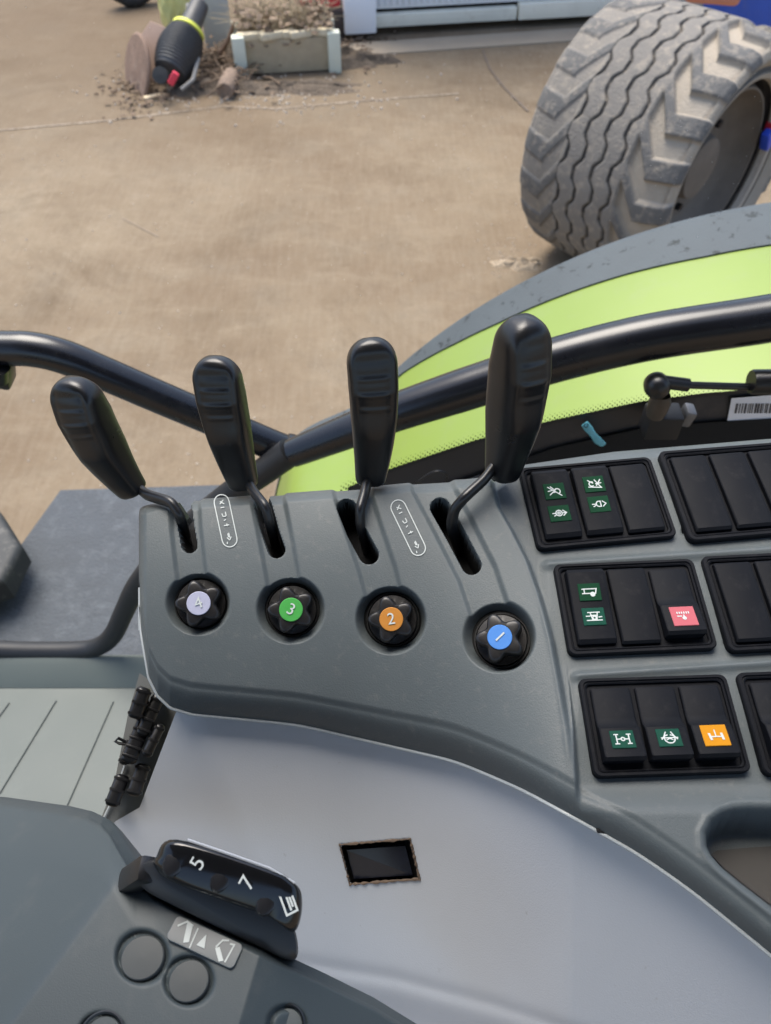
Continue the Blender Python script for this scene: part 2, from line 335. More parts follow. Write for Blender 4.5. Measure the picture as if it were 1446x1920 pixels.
# straw-like dead plant in the planter
M_STRAW = mat('dead_stems', (.42, .34, .22), .9, var=.5, vscale=9)
dp = thing('dead_plant', 'dried brown and straw coloured plant filling the planter box', 'plant', matrix=MPL)
mb = MB()
for i in range(620):
    x = random.uniform(.03, PL - .03); y = random.uniform(.04, .44); z = .22
    az = random.uniform(0, 6.28); ln = random.uniform(.08, .34); lean = random.uniform(.2, 1.1)
    pts = [(x, y, z)]; 
    for k in range(1, 5):
        t = k / 4; pts.append((x + math.cos(az) * lean * ln * t * t, y + math.sin(az) * lean * ln * t * t * .6, z + ln * (t - .45 * lean * t * t)))
    mb.tube(pts, [random.uniform(.003, .007) * (1 - .7 * k / 4) for k in range(5)], 4)
part('stem', mb, M_STRAW, dp, True)['kind'] = 'stuff'
mb = MB()
for i in range(500):
    x = random.uniform(0, PL); y = random.uniform(-.03, .46); z = random.uniform(.22, .42); s = random.uniform(.012, .04)
    mb.box((s * 2, s, .002), Matrix.Translation((x, y, z)) @ Matrix.Rotation(random.uniform(0, 6), 4, 'Z') @ Matrix.Rotation(random.uniform(-1.2, 1.2), 4, 'X'), taper=(.4, .6))
part('foliage', mb, mat('dead_leaf', (.22, .16, .11), .9, var=.8, vscale=14), dp, True)['kind'] = 'stuff'
mb = MB()
for x, l in ((.12, .25), (.32, .30), (.42, .12), (.55, .28), (.68, .16)): mb.box((l, .07, .05), Matrix.Translation((x, .015, .285)) @ Matrix.Rotation(random.uniform(-.4, .4), 4, 'Z') @ Matrix.Rotation(random.uniform(-.3, .3), 4, 'X'), .012)
o = part('straw_clump', mb, mat('cream_straw', (.66, .57, .40), .9, var=.3, vscale=22), dp, True)
def drum(mb, p0, p1, prof, n=40, M=None):
    """lathe about the axis p0-p1: prof = (t along axis, radius)"""
    p0, p1 = Vector([float(c) for c in p0]), Vector([float(c) for c in p1]); ax = p1 - p0
    mb.lathe([(r, t * ax.length) for t, r in prof], n, M=Matrix.Translation(p0) @ ax.to_track_quat('Z', 'Y').to_matrix().to_4x4())
    return mb
qr = PZ(640, 60, 0); mb = MB().box((.36, .28, .20), Matrix.Translation((qr[0] - .20, qr[1] - .05, .33)) @ Matrix.Rotation(.3, 4, 'Z'), .03)
rb = thing('fuel_can', 'red plastic can sitting on a dark crate behind the planter', 'can', (qr[0] - .2, qr[1] - .05, .23)); part('can_body', mb, mat('red_plastic', (.60, .04, .05), .4, var=.2, vscale=8), rb)
mb = MB().tube([(qr[0] - .28, qr[1] - .06, .425), (qr[0] - .26, qr[1] - .05, .475), (qr[0] - .14, qr[1] - .02, .475), (qr[0] - .12, qr[1], .425)], .014, 8); part('handle', mb, mat('red_plastic_dark', (.42, .03, .04), .4), rb)
cr = thing('storage_crate', 'dark dirty crate under the red can beside the planter', 'crate', (qr[0] - .15, qr[1] - .02, 0)); mb = MB().box((.34, .36, .228), Matrix.Translation((qr[0] - .15, qr[1] - .02, .114)) @ Matrix.Rotation(.1, 4, 'Z'), .012); part('crate_body', mb, mat('dark_crate', (.07, .055, .05), .8, var=.5, vscale=12), cr)
# hose drum
hd = thing('hose_reel', 'black ribbed hose reel with a yellow band and a red tab', 'hose reel', PZ(335, 165, 0))
p0, p1 = PZ(330, 165, .0) + np.array([0, 0, .15]), P(372, 12, 6.25)
p0 = P(318, 138, 6.02); p1 = P(375, 8, 6.12)
prof = [(0, 0), (0, .10), (.02, .125)]
for i in range(14): t = .05 + i * .036; prof += [(t, .128 + .03 * math.sin(i / 13 * 3.1)), (t + .018, .140 + .03 * math.sin(i / 13 * 3.1)), (t + .026, .140 + .03 * math.sin(i / 13 * 3.1))]
prof += [(.60, .10), (.66, .085), (.95, .075), (1, .07), (1, 0)]
part('reel_body', drum(MB(), p0, p1, prof), mat('grimy_black', (.045, .047, .05), .5, var=.4, vscale=12, dust=.35, dustcol=(.2, .18, .16), dscale=14), hd)
q0 = Vector(p0) ; ax = Vector([float(c) for c in (p1 - p0)])
part('yellow_band', drum(MB(), q0 + ax * .585, q0 + ax * .625, [(0, .09), (0, .128), (1, .128), (1, .09)]), mat('yellow_tape', (.75, .78, .10), .5), hd)
tb = P(325, 147, 5.80); mb = MB().box((.10, .035, .05), Matrix.Translation(tb) @ Matrix.Rotation(R(-52), 4, 'Y'), .01); part('red_tab', mb, mat('red_tab_plastic', (.70, .05, .09), .45), hd)
mb = MB().lathe([(0, -.03), (.055, -.03), (.06, -.02), (.06, .03), (0, .035)], 24, M=Matrix.Translation(P(302, 142, 5.88)) @ Matrix.Rotation(R(60), 4, 'X')); part('end_cap', mb, mat('rubber_cap', (.018, .02, .02), .6, var=.4, vscale=20), hd)
mb = MB().tube([P(352, 8, 6.2), P(358, 60, 6.15), P(372, 110, 6.05), P(362, 150, 6.0), P(340, 168, 6.0)], .016, 10); part('grey_hose', mb, mat('grey_hose', (.26, .25, .23), .7, var=.2, vscale=10), hd)
# rusty disc leaning against the reel
dc = thing('rusty_disc', 'rusty brown disc with a bent plate leaning on the black hose reel', 'disc', PZ(255, 188, 0))
pc = P(258, 130, 6.10); Md = Matrix.Translation(pc) @ Vector((-.80, -.50, .34)).to_track_quat('Z', 'Y').to_matrix().to_4x4()
M_RUST = mat('rust', (.22, .145, .105), .85, var=.5, vscale=12, bump=.6, bscale=70, dust=.6, dustcol=(.36, .29, .23), dscale=10)
mb = MB().lathe([(0, .0), (.05, .0), (.06, .02), (.10, .0), (.24, -.015), (.255, .0), (.24, .015), (.11, .02), (0, .03)], 48, M=Md); part('disc_plate', mb, M_RUST, dc)
mb = MB().prism([(-.14, -.2), (.06, -.22), (.16, -.05), (.12, .18), (-.05, .2), (-.16, .05)], -.008, .008, Matrix.Translation(P(286, 95, 6.15)) @ Vector((-.45, -.75, .5)).to_track_quat('Z', 'Y').to_matrix().to_4x4(), bev=.004); part('bent_plate', mb, mat('pink_rust', (.36, .25, .19), .85, var=.3, vscale=9), dc)
lp = PZ(290, 185, 0); mb = MB().box((.16, .05, .025), Matrix.Translation((lp[0], lp[1], .014)) @ Matrix.Rotation(.45, 4, 'Z'), .006)
of = thing('timber_offcut', 'small pale timber offcut lying in front of the rusty disc', 'wood', (lp[0], lp[1], 0)); part('offcut_block', mb, mat('fresh_wood', (.62, .50, .33), .8, var=.2, vscale=20), of)
# sack, panel, board
sk = thing('yellow_sack', 'crumpled pale yellow sack behind the black hose reel', 'sack', PZ(330, 75, 0))
G = []; sc = P(326, 8, 6.35)
for u in np.linspace(-1, 1, 22):
    row = []
    for v in np.linspace(0, 2 * np.pi, 32, endpoint=False):
        k = max(1 - abs(u) ** 3.5, 0) ** .5; n_ = 1 + .12 * math.sin(5 * v + 3 * u) + .07 * math.sin(11 * v - 7 * u)
        row.append((sc[0] + .12 * k * n_ * math.cos(v), sc[1] + .11 * k * n_ * math.sin(v), max(sc[2] + .22 * u, .004)))
    G.append(row)
mb = MB().grid(np.array(G), closed_v=True); part('sack_body', mb, mat('yellow_weave', (.68, .64, .26), .8, var=.2, vscale=12), sk)
pn = thing('grey_panel', 'grey painted panel standing upright between reel and planter', 'panel', PZ(410, 90, 0))
pp = PZ(405, 95, 0); mb = MB().box((.24, .04, .75), Matrix.Translation((pp[0] + .02, pp[1] + .12, .36)) @ Matrix.Rotation(R(10), 4, 'Z') @ Matrix.Rotation(R(-14), 4, 'X'), .01); part('panel_sheet', mb, mat('panel_grey', (.42, .42, .38), .6, var=.15, vscale=5, dust=.3, dustcol=(.3, .25, .2)), pn)
bs = thing('bent_strip', 'curved rusty brown strip leaning beside the grey panel', 'strip', PZ(430, 105, 0))
mb = MB().tube([P(412, 100, 6.35), P(428, 75, 6.4), P(440, 40, 6.45), P(444, -10, 6.5)], .026, 8, sx=.35); part('strip_metal', mb, M_RUST, bs)
lg = thing('cut_log', 'short brown log lying on the soil beside the planter', 'log', PZ(425, 160, 0)); q = PZ(425, 158, .07)
mb = MB(); drum(mb, q + np.array([0, -.11, -.01]), q + np.array([.02, .16, 0]), [(0, 0), (0, .058), (.05, .068), (.5, .072), (1, .066), (1, 0)], 20); part('log_body', mb, mat('bark', (.24, .175, .13), .9, var=.4, vscale=20, bump=.8, bscale=50), lg)
M_LITTER = mat('leaf_litter_brown', (.15, .105, .07), .9, var=.8, vscale=30)
mb = MB()
for i in range(900):
    if i < 420: q = PZ(random.gauss(425, 45), random.gauss(120, 28), 0)
    elif i < 640: q = PZ(random.gauss(270, 35), random.gauss(165, 22), 0)
    else: q = PZ(random.gauss(645, 40), random.gauss(85, 22), 0)
    s_l = random.uniform(.008, .03); hgt = abs(random.gauss(0, .05)) * (1 if i < 420 else .4)
    mb.box((s_l * 2, s_l, .004), Matrix.Translation((q[0], q[1], .006 + hgt)) @ Matrix.Rotation(random.uniform(0, 6), 4, 'Z') @ Matrix.Rotation(random.uniform(-.9, .9), 4, 'X'), taper=(.5, .5))
for i in range(60):
    q = PZ(random.gauss(410, 40), random.gauss(120, 25), random.uniform(.01, .1)); az = random.uniform(0, 6.28); ln = random.uniform(.1, .35)
    mb.tube([q, q + np.array([math.cos(az) * ln * .5, math.sin(az) * ln * .5, .04]), q + np.array([math.cos(az) * ln, math.sin(az) * ln, random.uniform(-.01, .05)])], random.uniform(.004, .009), 5)
o = link('leaf_litter', mb.mesh('leaf_litter', M_LITTER, smooth=False)); o['kind'] = 'stuff'; o['label'] = 'brown leaves and twigs heaped round the planter and the reel'
# small dark tyre at the very top
st = thing('small_tyre', 'small dark tyre half cut off by the top edge of the photo', 'tyre', PZ(250, 18, 0)); q = PZ(250, 16, 0)
mb = MB(); prof = []
for a in np.linspace(0, 2 * np.pi, 20): prof.append((.20 + .065 * math.cos(a), .075 * math.sin(a)))
mb.lathe(prof, 40, M=Matrix.Translation((q[0], q[1] + .10, .255)) @ Matrix.Rotation(R(25), 4, 'Z') @ Matrix.Rotation(R(80), 4, 'X'), lob=lambda t, i: 1 + .018 * math.sin(26 * t)); part('tyre_rubber', mb, mat('small_tyre_rubber', (.03, .032, .033), .8, var=.3, vscale=20, dust=.4, dustcol=(.2, .17, .14), dscale=20), st)

# ------------------------------------------------------------------ big flotation tyre
def tyre_material():
    m = mat('dusty_tyre_rubber', (.13, .13, .13), .9, bump=.6, bscale=90); n = m.node_tree; L = n.links; b = n.nodes['Principled BSDF']
    at = n.nodes.new('ShaderNodeAttribute'); at.attribute_name = 'tread_tone'
    tc = n.nodes['Texture Coordinate']
    def noise(s, d=6):
        t = n.nodes.new('ShaderNodeTexNoise'); t.inputs['Scale'].default_value = s; t.inputs['Detail'].default_value = d; t.inputs['Roughness'].default_value = .7; L.new(tc.outputs['Object'], t.inputs['Vector']); return t.outputs['Fac']
    def mix(f, a, c):
        x = n.nodes.new('ShaderNodeMix'); x.data_type = 'RGBA'; L.new(f, x.inputs[0])
        for i, q in ((6, a), (7, c)):
            if isinstance(q, tuple): x.inputs[i].default_value = (*q, 1)
            else: L.new(q, x.inputs[i])
        return x.outputs[2]
    rub = mix(noise(7), (.085, .085, .084), (.145, .141, .134)); dust = mix(noise(12), (.29, .255, .205), (.40, .35, .285))
    grey = mix(noise(5), (.145, .136, .122), (.225, .208, .185))
    sx = n.nodes.new('ShaderNodeSeparateColor'); L.new(at.outputs['Color'], sx.inputs[0])
    c = mix(sx.outputs[0], grey, dust); c = mix(sx.outputs[1], c, rub); c = mix(sx.outputs[2], c, (.05, .046, .042))
    dirt = n.nodes.new('ShaderNodeMapRange'); dirt.inputs['From Min'].default_value = .50; dirt.inputs['From Max'].default_value = .68; dirt.inputs['To Max'].default_value = .7; L.new(noise(22, 8), dirt.inputs['Value'])
    c = mix(dirt.outputs['Result'], c, (.34, .295, .235)); L.new(c, b.inputs['Base Color']); return m
WX, WY, WPHI, WR, WW = 1.449, 4.114, -.803, .651, .842
MWH = Matrix.Translation((WX, WY, WR - .012)) @ Matrix.Rotation(WPHI, 4, 'Z')     # local x = axle
wh = thing('implement_wheel', 'wide dusty flotation tyre with wavy tread and chunky shoulder lugs', 'wheel', matrix=MWH)
prf = np.array([(-.33, .492), (-.385, .500), (-.425, .545), (-.440, .585), (-.425, .618), (-.385, .636), (-.30, .645), (-.15, .650), (0, .651), (.15, .650), (.30, .645), (.385, .636), (.425, .618), (.440, .585), (.425, .545), (.385, .500), (.33, .492)])
sl = np.concatenate([[0], np.cumsum(np.hypot(*np.diff(prf, axis=0).T))]); NU, NT = 220, 1000
su = np.linspace(0, sl[-1], NU); off = np.interp(su, sl, prf[:, 0]); rad = np.interp(su, sl, prf[:, 1])
for _ in range(3): off[1:-1] = (off[:-2] + 2 * off[1:-1] + off[2:]) / 4; rad[1:-1] = (rad[:-2] + 2 * rad[1:-1] + rad[2:]) / 4
s_ = (su - sl[-1] / 2) / .42                              # about -1..1 over the tread
TH = np.linspace(0, 2 * np.pi, NT, endpoint=False); SS, TT = np.meshgrid(s_, TH); NL = 20
ph = TT * NL / (2 * np.pi)
tri = lambda x: np.sin(2 * np.pi * x) + .18 * np.sin(6 * np.pi * x)
groove = np.full(SS.shape, 1.0)
for k, s0 in enumerate((-.40, -.17, .07, .30)):
    d = np.abs(SS - (s0 + .045 * tri(ph + .13 * k))); groove = np.minimum(groove, sm(.010, .026, d))
a_ = np.abs(SS); sg = np.where(SS > 0, 0, .5)
cen = np.where(a_ < .66, (a_ - .44) * 3.0, .66 - (a_ - .66) * .35)
frac = (ph + sg - cen * np.where(SS > 0, 1, 1)) % 1.0
wid = np.where(a_ < .66, .40, .50)
lug = sm(0, .10, frac) * (1 - sm(wid, wid + .10, frac))
shoulder = sm(.40, .45, a_) * (1 - sm(1.10, 1.2, a_))
lug = np.where(SS < 0, .72 + .28 * lug, lug)
depth = np.where(shoulder > .01, shoulder * (1 - lug) * .032, 0) * np.where(a_ > .98, .55, 1) + (1 - sm(.40, .44, a_)) * (1 - groove) * .014
sip = np.exp(-((frac - .82) / .02) ** 2) * sm(.46, .5, a_) * .0
rr = rad[None, :] - depth
GX = np.stack([off[None, :] + 0 * TT - np.sign(SS) * depth * .35 * sm(.9, 1.1, a_), rr * np.cos(TT), rr * np.sin(TT)], -1)
mb = MB().grid(GX, closed_u=True)
me = mb.mesh('tyre', tyre_material(), sharp=50)
ca = me.color_attributes.new('tread_tone', 'FLOAT_COLOR', 'POINT')
dustv = np.clip(shoulder * (1 - lug) + sm(1.12, 1.25, a_), 0, 1); topv = np.clip(shoulder * sm(.6, 1, lug), 0, 1); darkv = np.clip((1 - sm(.42, .45, a_)) * (1 - groove), 0, 1)  # dust between lugs, worn lug tops, darker wavy centre grooves
ca.data.foreach_set('color', np.stack([dustv, topv, darkv, np.ones_like(dustv)], -1).reshape(-1).astype('f'))
link('tyre', me, wh)
MXR = Matrix.Rotation(R(90), 4, 'Y')
mb = MB().lathe([(.488, .40), (.515, .385), (.50, .33), (.46, .31), (.445, .20), (.43, .0), (.43, -.2), (.49, -.38)], 96, M=MXR); rim = part('rim', mb, mat('rim_paint', (.05, .045, .042), .65, var=.4, vscale=10, dust=.5, dustcol=(.27, .235, .2), dscale=6), wh, True)
mb = MB().lathe([(.440, .20), (.425, .30), (.405, .345), (.395, .345), (.380, .26), (.33, .20), (.30, .19), (.17, .20), (.15, .27), (.09, .28), (0, .28)], 96, M=MXR); hub = part('hub_disc', mb, mat('hub_dust', (.15, .125, .10), .8, var=.4, vscale=8), wh, True)
mb = MB().lathe([(.474, .355), (.495, .372), (.478, .398), (.455, .39), (.445, .36), (.474, .355)], 96, M=MXR); part('lock_ring', mb, mat('ring_dust', (.33, .29, .24), .85, var=.3, vscale=10), wh, True)
for i in range(8):
    mb = MB().lathe([(.022, 0), (.022, .03), (0, .034)], 6, M=MXR @ Matrix.Rotation(i * math.pi / 4, 4, 'Z') @ Matrix.Translation((.23, 0, .195))); part('wheel_nut', mb, M_STEEL, rim if False else wh, True)
# implement behind the tyre
im = thing('blue_implement', 'blue painted machine body behind the big tyre', 'implement', (3.0, 5.6, 0))
q = P(1440, 22, 6.1); mb = MB().box((1.3, .9, .9), Matrix.Translation((q[0] + .42, q[1] + .35, q[2] + .1)) @ Matrix.Rotation(WPHI, 4, 'Z'), .03); part('hopper_body', mb, mat('blue_paint', (.035, .09, .42), .45, var=.25, vscale=6, dust=.3, dustcol=(.2, .2, .25), dscale=9), im)
mb = MB().box((.12, .12, 1.4), Matrix.Translation((q[0] + .7, q[1] + .6, q[2] - .6)), .01); part('support_leg', mb, M_STEEL, im)
q = P(1338, -14, 4.9)
fl_ = thing('orange_flap', 'faded orange rounded flap peeping over the top of the big tyre', 'flap', q)
mb = MB().box((.36, .10, .12), Matrix.Translation(q) @ Matrix.Rotation(R(4), 4, 'Y'), .045, 4); part('flap_shell', mb, mat('faded_orange', (.55, .22, .14), .6, var=.15, vscale=9), fl_)
q = MWH.inverted() @ Vector(P(1438, 262, 4.05)); mb = MB().box((.05, .05, .11), Matrix.Translation(q) @ Matrix.Rotation(.5, 4, 'X'), .012); part('blue_fitting', mb, mat('blue_fitting', (.03, .08, .55), .4), wh, True)
q = MWH.inverted() @ Vector(P(1444, 236, 4.05)); mb = MB().box((.04, .04, .05), Matrix.Translation(q), .01); part('red_fitting', mb, mat('red_fitting', (.55, .02, .03), .4), wh, True)

# ------------------------------------------------------------------ lime mudguard of the tractor, outside the window
FX, FZ, FR, FY0, FY1 = .848, .822, 1.055, .745, 1.30
FYB = pl([(60, 1.15), (101, 1.157), (107, 1.163), (114, 1.180), (122, 1.196), (127, 1.206), (132, 1.224), (140, 1.262), (150, 1.275), (205, 1.28)])
fd = thing('tractor_mudguard', 'lime green mudguard with a dark grey speckled outer edge, curving outside the window', 'mudguard', (FX, 1.0, FZ))
A = np.linspace(R(8), R(205), 220)
def fen(y0, y1, n, dr=lambda s: 0):
    G = []
    for a in A:
        dg_ = math.degrees(a); r0 = FR + .10 * float(sm(146, 158, dg_)); ya = y0(dg_) if callable(y0) else y0; yb = y1(dg_) if callable(y1) else y1
        G.append([(FX + (r0 + dr(s)) * math.cos(a), ya + (yb - ya) * s, FZ + (r0 + dr(s)) * math.sin(a)) for s in np.linspace(0, 1, n)])
    return np.array(G)
off_ = lambda d: (lambda a: float(FYB(a)) + d)
gt = fen(FY0, off_(0), 14); gb = fen(off_(0), FY0, 14, lambda s: -.012); mb = MB().grid(np.concatenate([gt, gb], 1), closed_v=True); part('green_shell', mb, M_LIME, fd)
gt = fen(off_(.001), FY1, 18, lambda s: .003 - .012 * max(s - .8, 0) ** 2 / .04); gb = fen(FY1, off_(.001), 6, lambda s: -.016); mb = MB().grid(np.concatenate([gt, gb], 1), closed_v=True); part('grey_edge', mb, M_FGREY, fd)

# ------------------------------------------------------------------ step box and guard outside, seen through the glass
q = [PZ(*p, 1.0) for p in ((112, 916), (420, 906), (330, 1330), (-900, 1330), (-90, 1195))]
stp = thing('step_box', 'dusty blue grey step box outside below the first lever', 'step', (q[0][0], q[0][1], .6))
mb = MB().prism([tuple(p[:2]) for p in q], .55, 1.0, bev=.012); part('step_plate', mb, M_STEP, stp)
fg = thing('front_guard', 'dark grey rounded guard at the edge of the step box', 'guard', PZ(-40, 1010, 1.1))
q = [PZ(*p, 1.12) for p in ((-260, 760), (-60, 880), (4, 962), (40, 1020), (6, 1088), (-260, 1180))]
mb = MB().prism([tuple(p[:2]) for p in q], 1.05, 1.12, bev=.02); part('guard_shell', mb, mat('guard_grey', (.022, .025, .026), .6, var=.3, vscale=8, dust=.3), fg)

# ------------------------------------------------------------------ cab frame, rails, pane
YW = .70
def tube_px(pts, y, n=120):
    a = np.array([PY(p[0], p[1], y) for p in pts]); t = np.linspace(0, 1, n)
    k = np.concatenate([[0], np.cumsum(np.linalg.norm(np.diff(a, axis=0), axis=1))]); k /= k[-1]
    # Catmull-Rom through the points
    out = []
    for u in t:
        i = min(np.searchsorted(k, u, side='right') - 1, len(a) - 2); f = (u - k[i]) / (k[i + 1] - k[i])
        p0, p1, p2, p3 = a[max(i - 1, 0)], a[i], a[i + 1], a[min(i + 2, len(a) - 1)]
        out.append(.5 * (2 * p1 + (p2 - p0) * f + (2 * p0 - 5 * p1 + 4 * p2 - p3) * f ** 2 + (3 * p1 - p0 - 3 * p2 + p3) * f ** 3))
    return out
fr = thing('window_rail', 'thick glossy black rail arching over the lime mudguard behind the levers', 'rail', PY(560, 850, YW))
part('arched_tube', MB().tube(tube_px([(2400, 470), (2000, 512), (1640, 560), (1446, 597), (1216, 633), (1035, 677), (910, 718), (752, 770), (655, 808), (548, 850)], YW - .01), list(np.interp(np.linspace(0, 1, 120), [0, .78, .93, 1], [.0265, .0255, .0215, .0185])), 28), M_PAINT, fr)
part('lower_tube', MB().tube(tube_px([(545, 846), (500, 880), (420, 935), (330, 1010), (262, 1090), (236, 1140), (212, 1190), (185, 1212), (150, 1219), (60, 1220), (-120, 1216), (-700, 1212)], YW - .008), list(np.interp(np.linspace(0, 1, 120), [0, .25, 1], [.0185, .0165, .0165])), 20), M_RUBBER, fr)
gb_ = thing('grab_bar', 'glossy black bar with a bend sweeping in from the left behind the first two levers', 'bar', PY(270, 735, YW + .02))
part('bent_tube', MB().tube(tube_px([(-800, 668), (-400, 656), (-180, 650), (0, 653), (60, 655), (120, 669), (200, 702), (300, 745), (420, 796), (500, 830), (556, 852)], YW + .02), .0205, 24), M_PAINT, gb_)
wj = PY(556, 846, YW); mb = MB().lathe([(.019, -.010), (.0235, -.007), (.0245, 0), (.0235, .007), (.019, .010)], 24, M=Matrix.Translation(PY(543, 847, YW + .018)) @ Vector((1, .0, -.42)).to_track_quat('Z', 'Y').to_matrix().to_4x4()); part('weld_collar', mb, M_PAINT, gb_)
mb = MB().box((.03, .03, .03), Matrix.Translation(PY(0, 698, YW + .015)) @ Matrix.Rotation(.3, 4, 'Y'), .006).tube([PY(-4, 690, YW + .0), PY(-4, 712, YW)], .012, 10); part('clamp', mb, M_BLACK, gb_)
# lower window frame strip
wf = thing('window_frame', 'charcoal window frame strip below the lime mudguard carrying a barcode sticker', 'window frame', PY(1100, 800, YW))
TOPS = pl([(520, 985), (640, 925), (737, 883), (892, 831), (1040, 793), (1200, 759), (1320, 743), (1446, 733), (1640, 716), (2400, 660)])
BOTS = pl([(520, 1060), (640, 995), (737, 955), (892, 900), (1040, 848), (1200, 812), (1320, 801), (1446, 793), (1640, 780), (2400, 735)])
xs = np.linspace(652, 2400, 150); top = np.array([PY(x, TOPS(x), YW) for x in xs]); bot = np.array([PY(x, BOTS(x), YW - .004) for x in xs])
e = np.array([0, .004, .002]); G = np.stack([top + [0, .006, -.004], top + [0, .003, -.0005], top, top * .5 + bot * .5 + [0, -.002, 0], bot, bot + [0, .004, -.004], bot + [0, .03, -.02]], 1)
part('frame_strip', MB().grid(G), M_STRIP, wf)
G = np.stack([PY(xs, TOPS(xs) + 1, YW - .004), PY(xs, TOPS(xs) - 6, YW - .004), PY(xs, TOPS(xs) - 6, YW + .002), PY(xs, TOPS(xs) + 1, YW + .002)], 1)
part('glazing_seal', MB().grid(G, closed_v=True), M_RUBBER, wf)
G = np.stack([PY(xs, BOTS(xs) - 8, YW - .009), PY(xs, BOTS(xs) + 60, YW - .012), PY(xs, BOTS(xs) + 60, YW + .01)], 1); part('lower_seal', MB().grid(G), M_VOID, wf)
mb = MB(); c4 = [PY(*p, YW - .0075) for p in ((1372, 748), (1500, 738), (1500, 782), (1364, 789))]
mb.add(c4 + [p + np.array([0, .001, 0]) for p in c4], [(0, 1, 2, 3), (4, 5, 6, 7), (0, 1, 5, 4), (1, 2, 6, 5), (2, 3, 7, 6), (3, 0, 4, 7)])
lab = part('barcode_sticker', mb, mat('sticker_paper', (.74, .76, .82), .5, var=.04), wf)
mb = MB(); x = 1381
while x < 1490:
    w_ = random.choice((1.2, 1.8, 2.6, 3.6)); sk_ = (1372 - 1364) / 41
    bb = [PY(a, b, YW - .0083) for a, b in ((x + 0, 757), (x + w_, 757), (x + w_ - 3.5, 775), (x - 3.5, 775))]; mb.add(bb + [p + np.array([0, .0004, 0]) for p in bb], [(0, 1, 2, 3), (4, 5, 6, 7), (0, 1, 5, 4), (1, 2, 6, 5), (2, 3, 7, 6), (3, 0, 4, 7)]); x += w_ + random.choice((1.5, 2.2, 3.2))
part('barcode', mb, mat('barcode_ink', (.03, .03, .04), .6), lab, smooth=False)
# pane with its dotted frit edge
wp = thing('window_pane', 'clear window pane with a dotted black edge above the charcoal frame strip', 'window', PY(723, 700, YW + .012))
m = bpy.data.materials.new('clear_glass'); m.use_nodes = True; n = m.node_tree; n.nodes.remove(n.nodes['Principled BSDF']); tb_ = n.nodes.new('ShaderNodeBsdfTransparent'); tb_.inputs['Color'].default_value = (.985, .99, .985, 1); n.links.new(tb_.outputs[0], n.nodes['Material Output'].inputs['Surface'])
mb = MB(); xs2 = np.linspace(-900, 2400, 40); lowp = pl([(-900, 1216), (150, 1216), (236, 1140), (330, 1010), (420, 960), (520, 985), (640, 925), (737, 883), (892, 831), (1040, 793), (1200, 759), (1446, 733), (2400, 690)])
lowz = np.array([PY(x, lowp(x), YW + .010) for x in xs2]); hi = lowz.copy(); hi[:, 2] = 2.95; hi[:, 0] *= 1.0
mb.grid(np.stack([lowz, hi], 1)); part('glass', mb, m, wp)
mb = MB()
for row in range(4):
    for x in np.arange(640 + (row % 2) * 4.5, 1520, 9.0):
        r_ = 2.2 * (1 - row / 4.6) * (1.0 if x < 1300 else .7)
        c = np.array([(x + r_ * math.cos(t) * .8, TOPS(x) - 5 - row * 4.2 + r_ * 1.25 * math.sin(t)) for t in np.linspace(0, 2 * np.pi, 7)[:-1]])
        mb.add([PY(a, b, YW + .008) for a, b in c], [tuple(range(6))])
part('frit_dots', mb, M_VOID, wp, smooth=False)
mb = MB()
for i in range(110):
    x, y = (random.uniform(1180, 1460), random.uniform(120, 420)) if i < 60 else (random.uniform(0, 1446), random.uniform(0, 800)); r_ = random.uniform(.4, .9)
    c = [(x + r_ * math.cos(t), y + r_ * math.sin(t)) for t in np.linspace(0, 2 * np.pi, 6)[:-1]]; mb.add([PY(a, b, YW + .007) for a, b in c], [tuple(range(5))])
o = part('dust_specks', mb, mat('pale_dust', (.6, .58, .54), .9), wp, smooth=False); o['kind'] = 'stuff'

# gas strut
gs = thing('gas_strut', 'black gas strut with a ball joint mounted on the window frame', 'strut', PY(1236, 800, YW - .03))
YS = YW - .045
mb = MB().tube([PY(1244, 716, YS), PY(1290, 722, YS)], .0075, 16).lathe([(0, -.014), (.008, -.013), (.013, -.008), (.0145, 0), (.013, .008), (.008, .013), (0, .014)], 24, M=Matrix.Translation(PY(1232, 723, YS)) @ Matrix.Rotation(R(80), 4, 'X')); part('ball_joint', mb, M_BLACK, gs)
mb = MB().lathe([(.010, -.022), (.012, -.012), (.0125, .0), (.009, .01)], 20, M=Matrix.Translation(PY(1238, 752, YS + .004))); part('ball_stud', mb, mat('worn_brass', (.075, .062, .05), .5, metal=.4, var=.4, vscale=80), gs)
part('piston_rod', MB().tube([PY(1286, 722, YS), PY(1425, 726, YS)], .0042, 14), M_STEEL, gs)
part('cylinder', MB().tube([PY(1408, 716, YS), PY(1412, 716, YS), PY(1640, 715, YS)], [.0125, .0138, .0138], 24), M_BLACK, gs)
q = PY(1240, 790, YS + .012); mb = MB().box((.040, .03, .034), Matrix.Translation(q), .003); part('bracket', mb, mat('bracket_black', (.008, .008, .009), .6), gs)
mb = MB().box((.012, .02, .022), Matrix.Translation(PY(1288, 778, YS + .014)) @ Matrix.Rotation(.2, 4, 'Y'), .003); part('bracket_tab', mb, mat('worn_tab', (.16, .16, .165), .5, metal=.5, var=.5, vscale=120), gs)
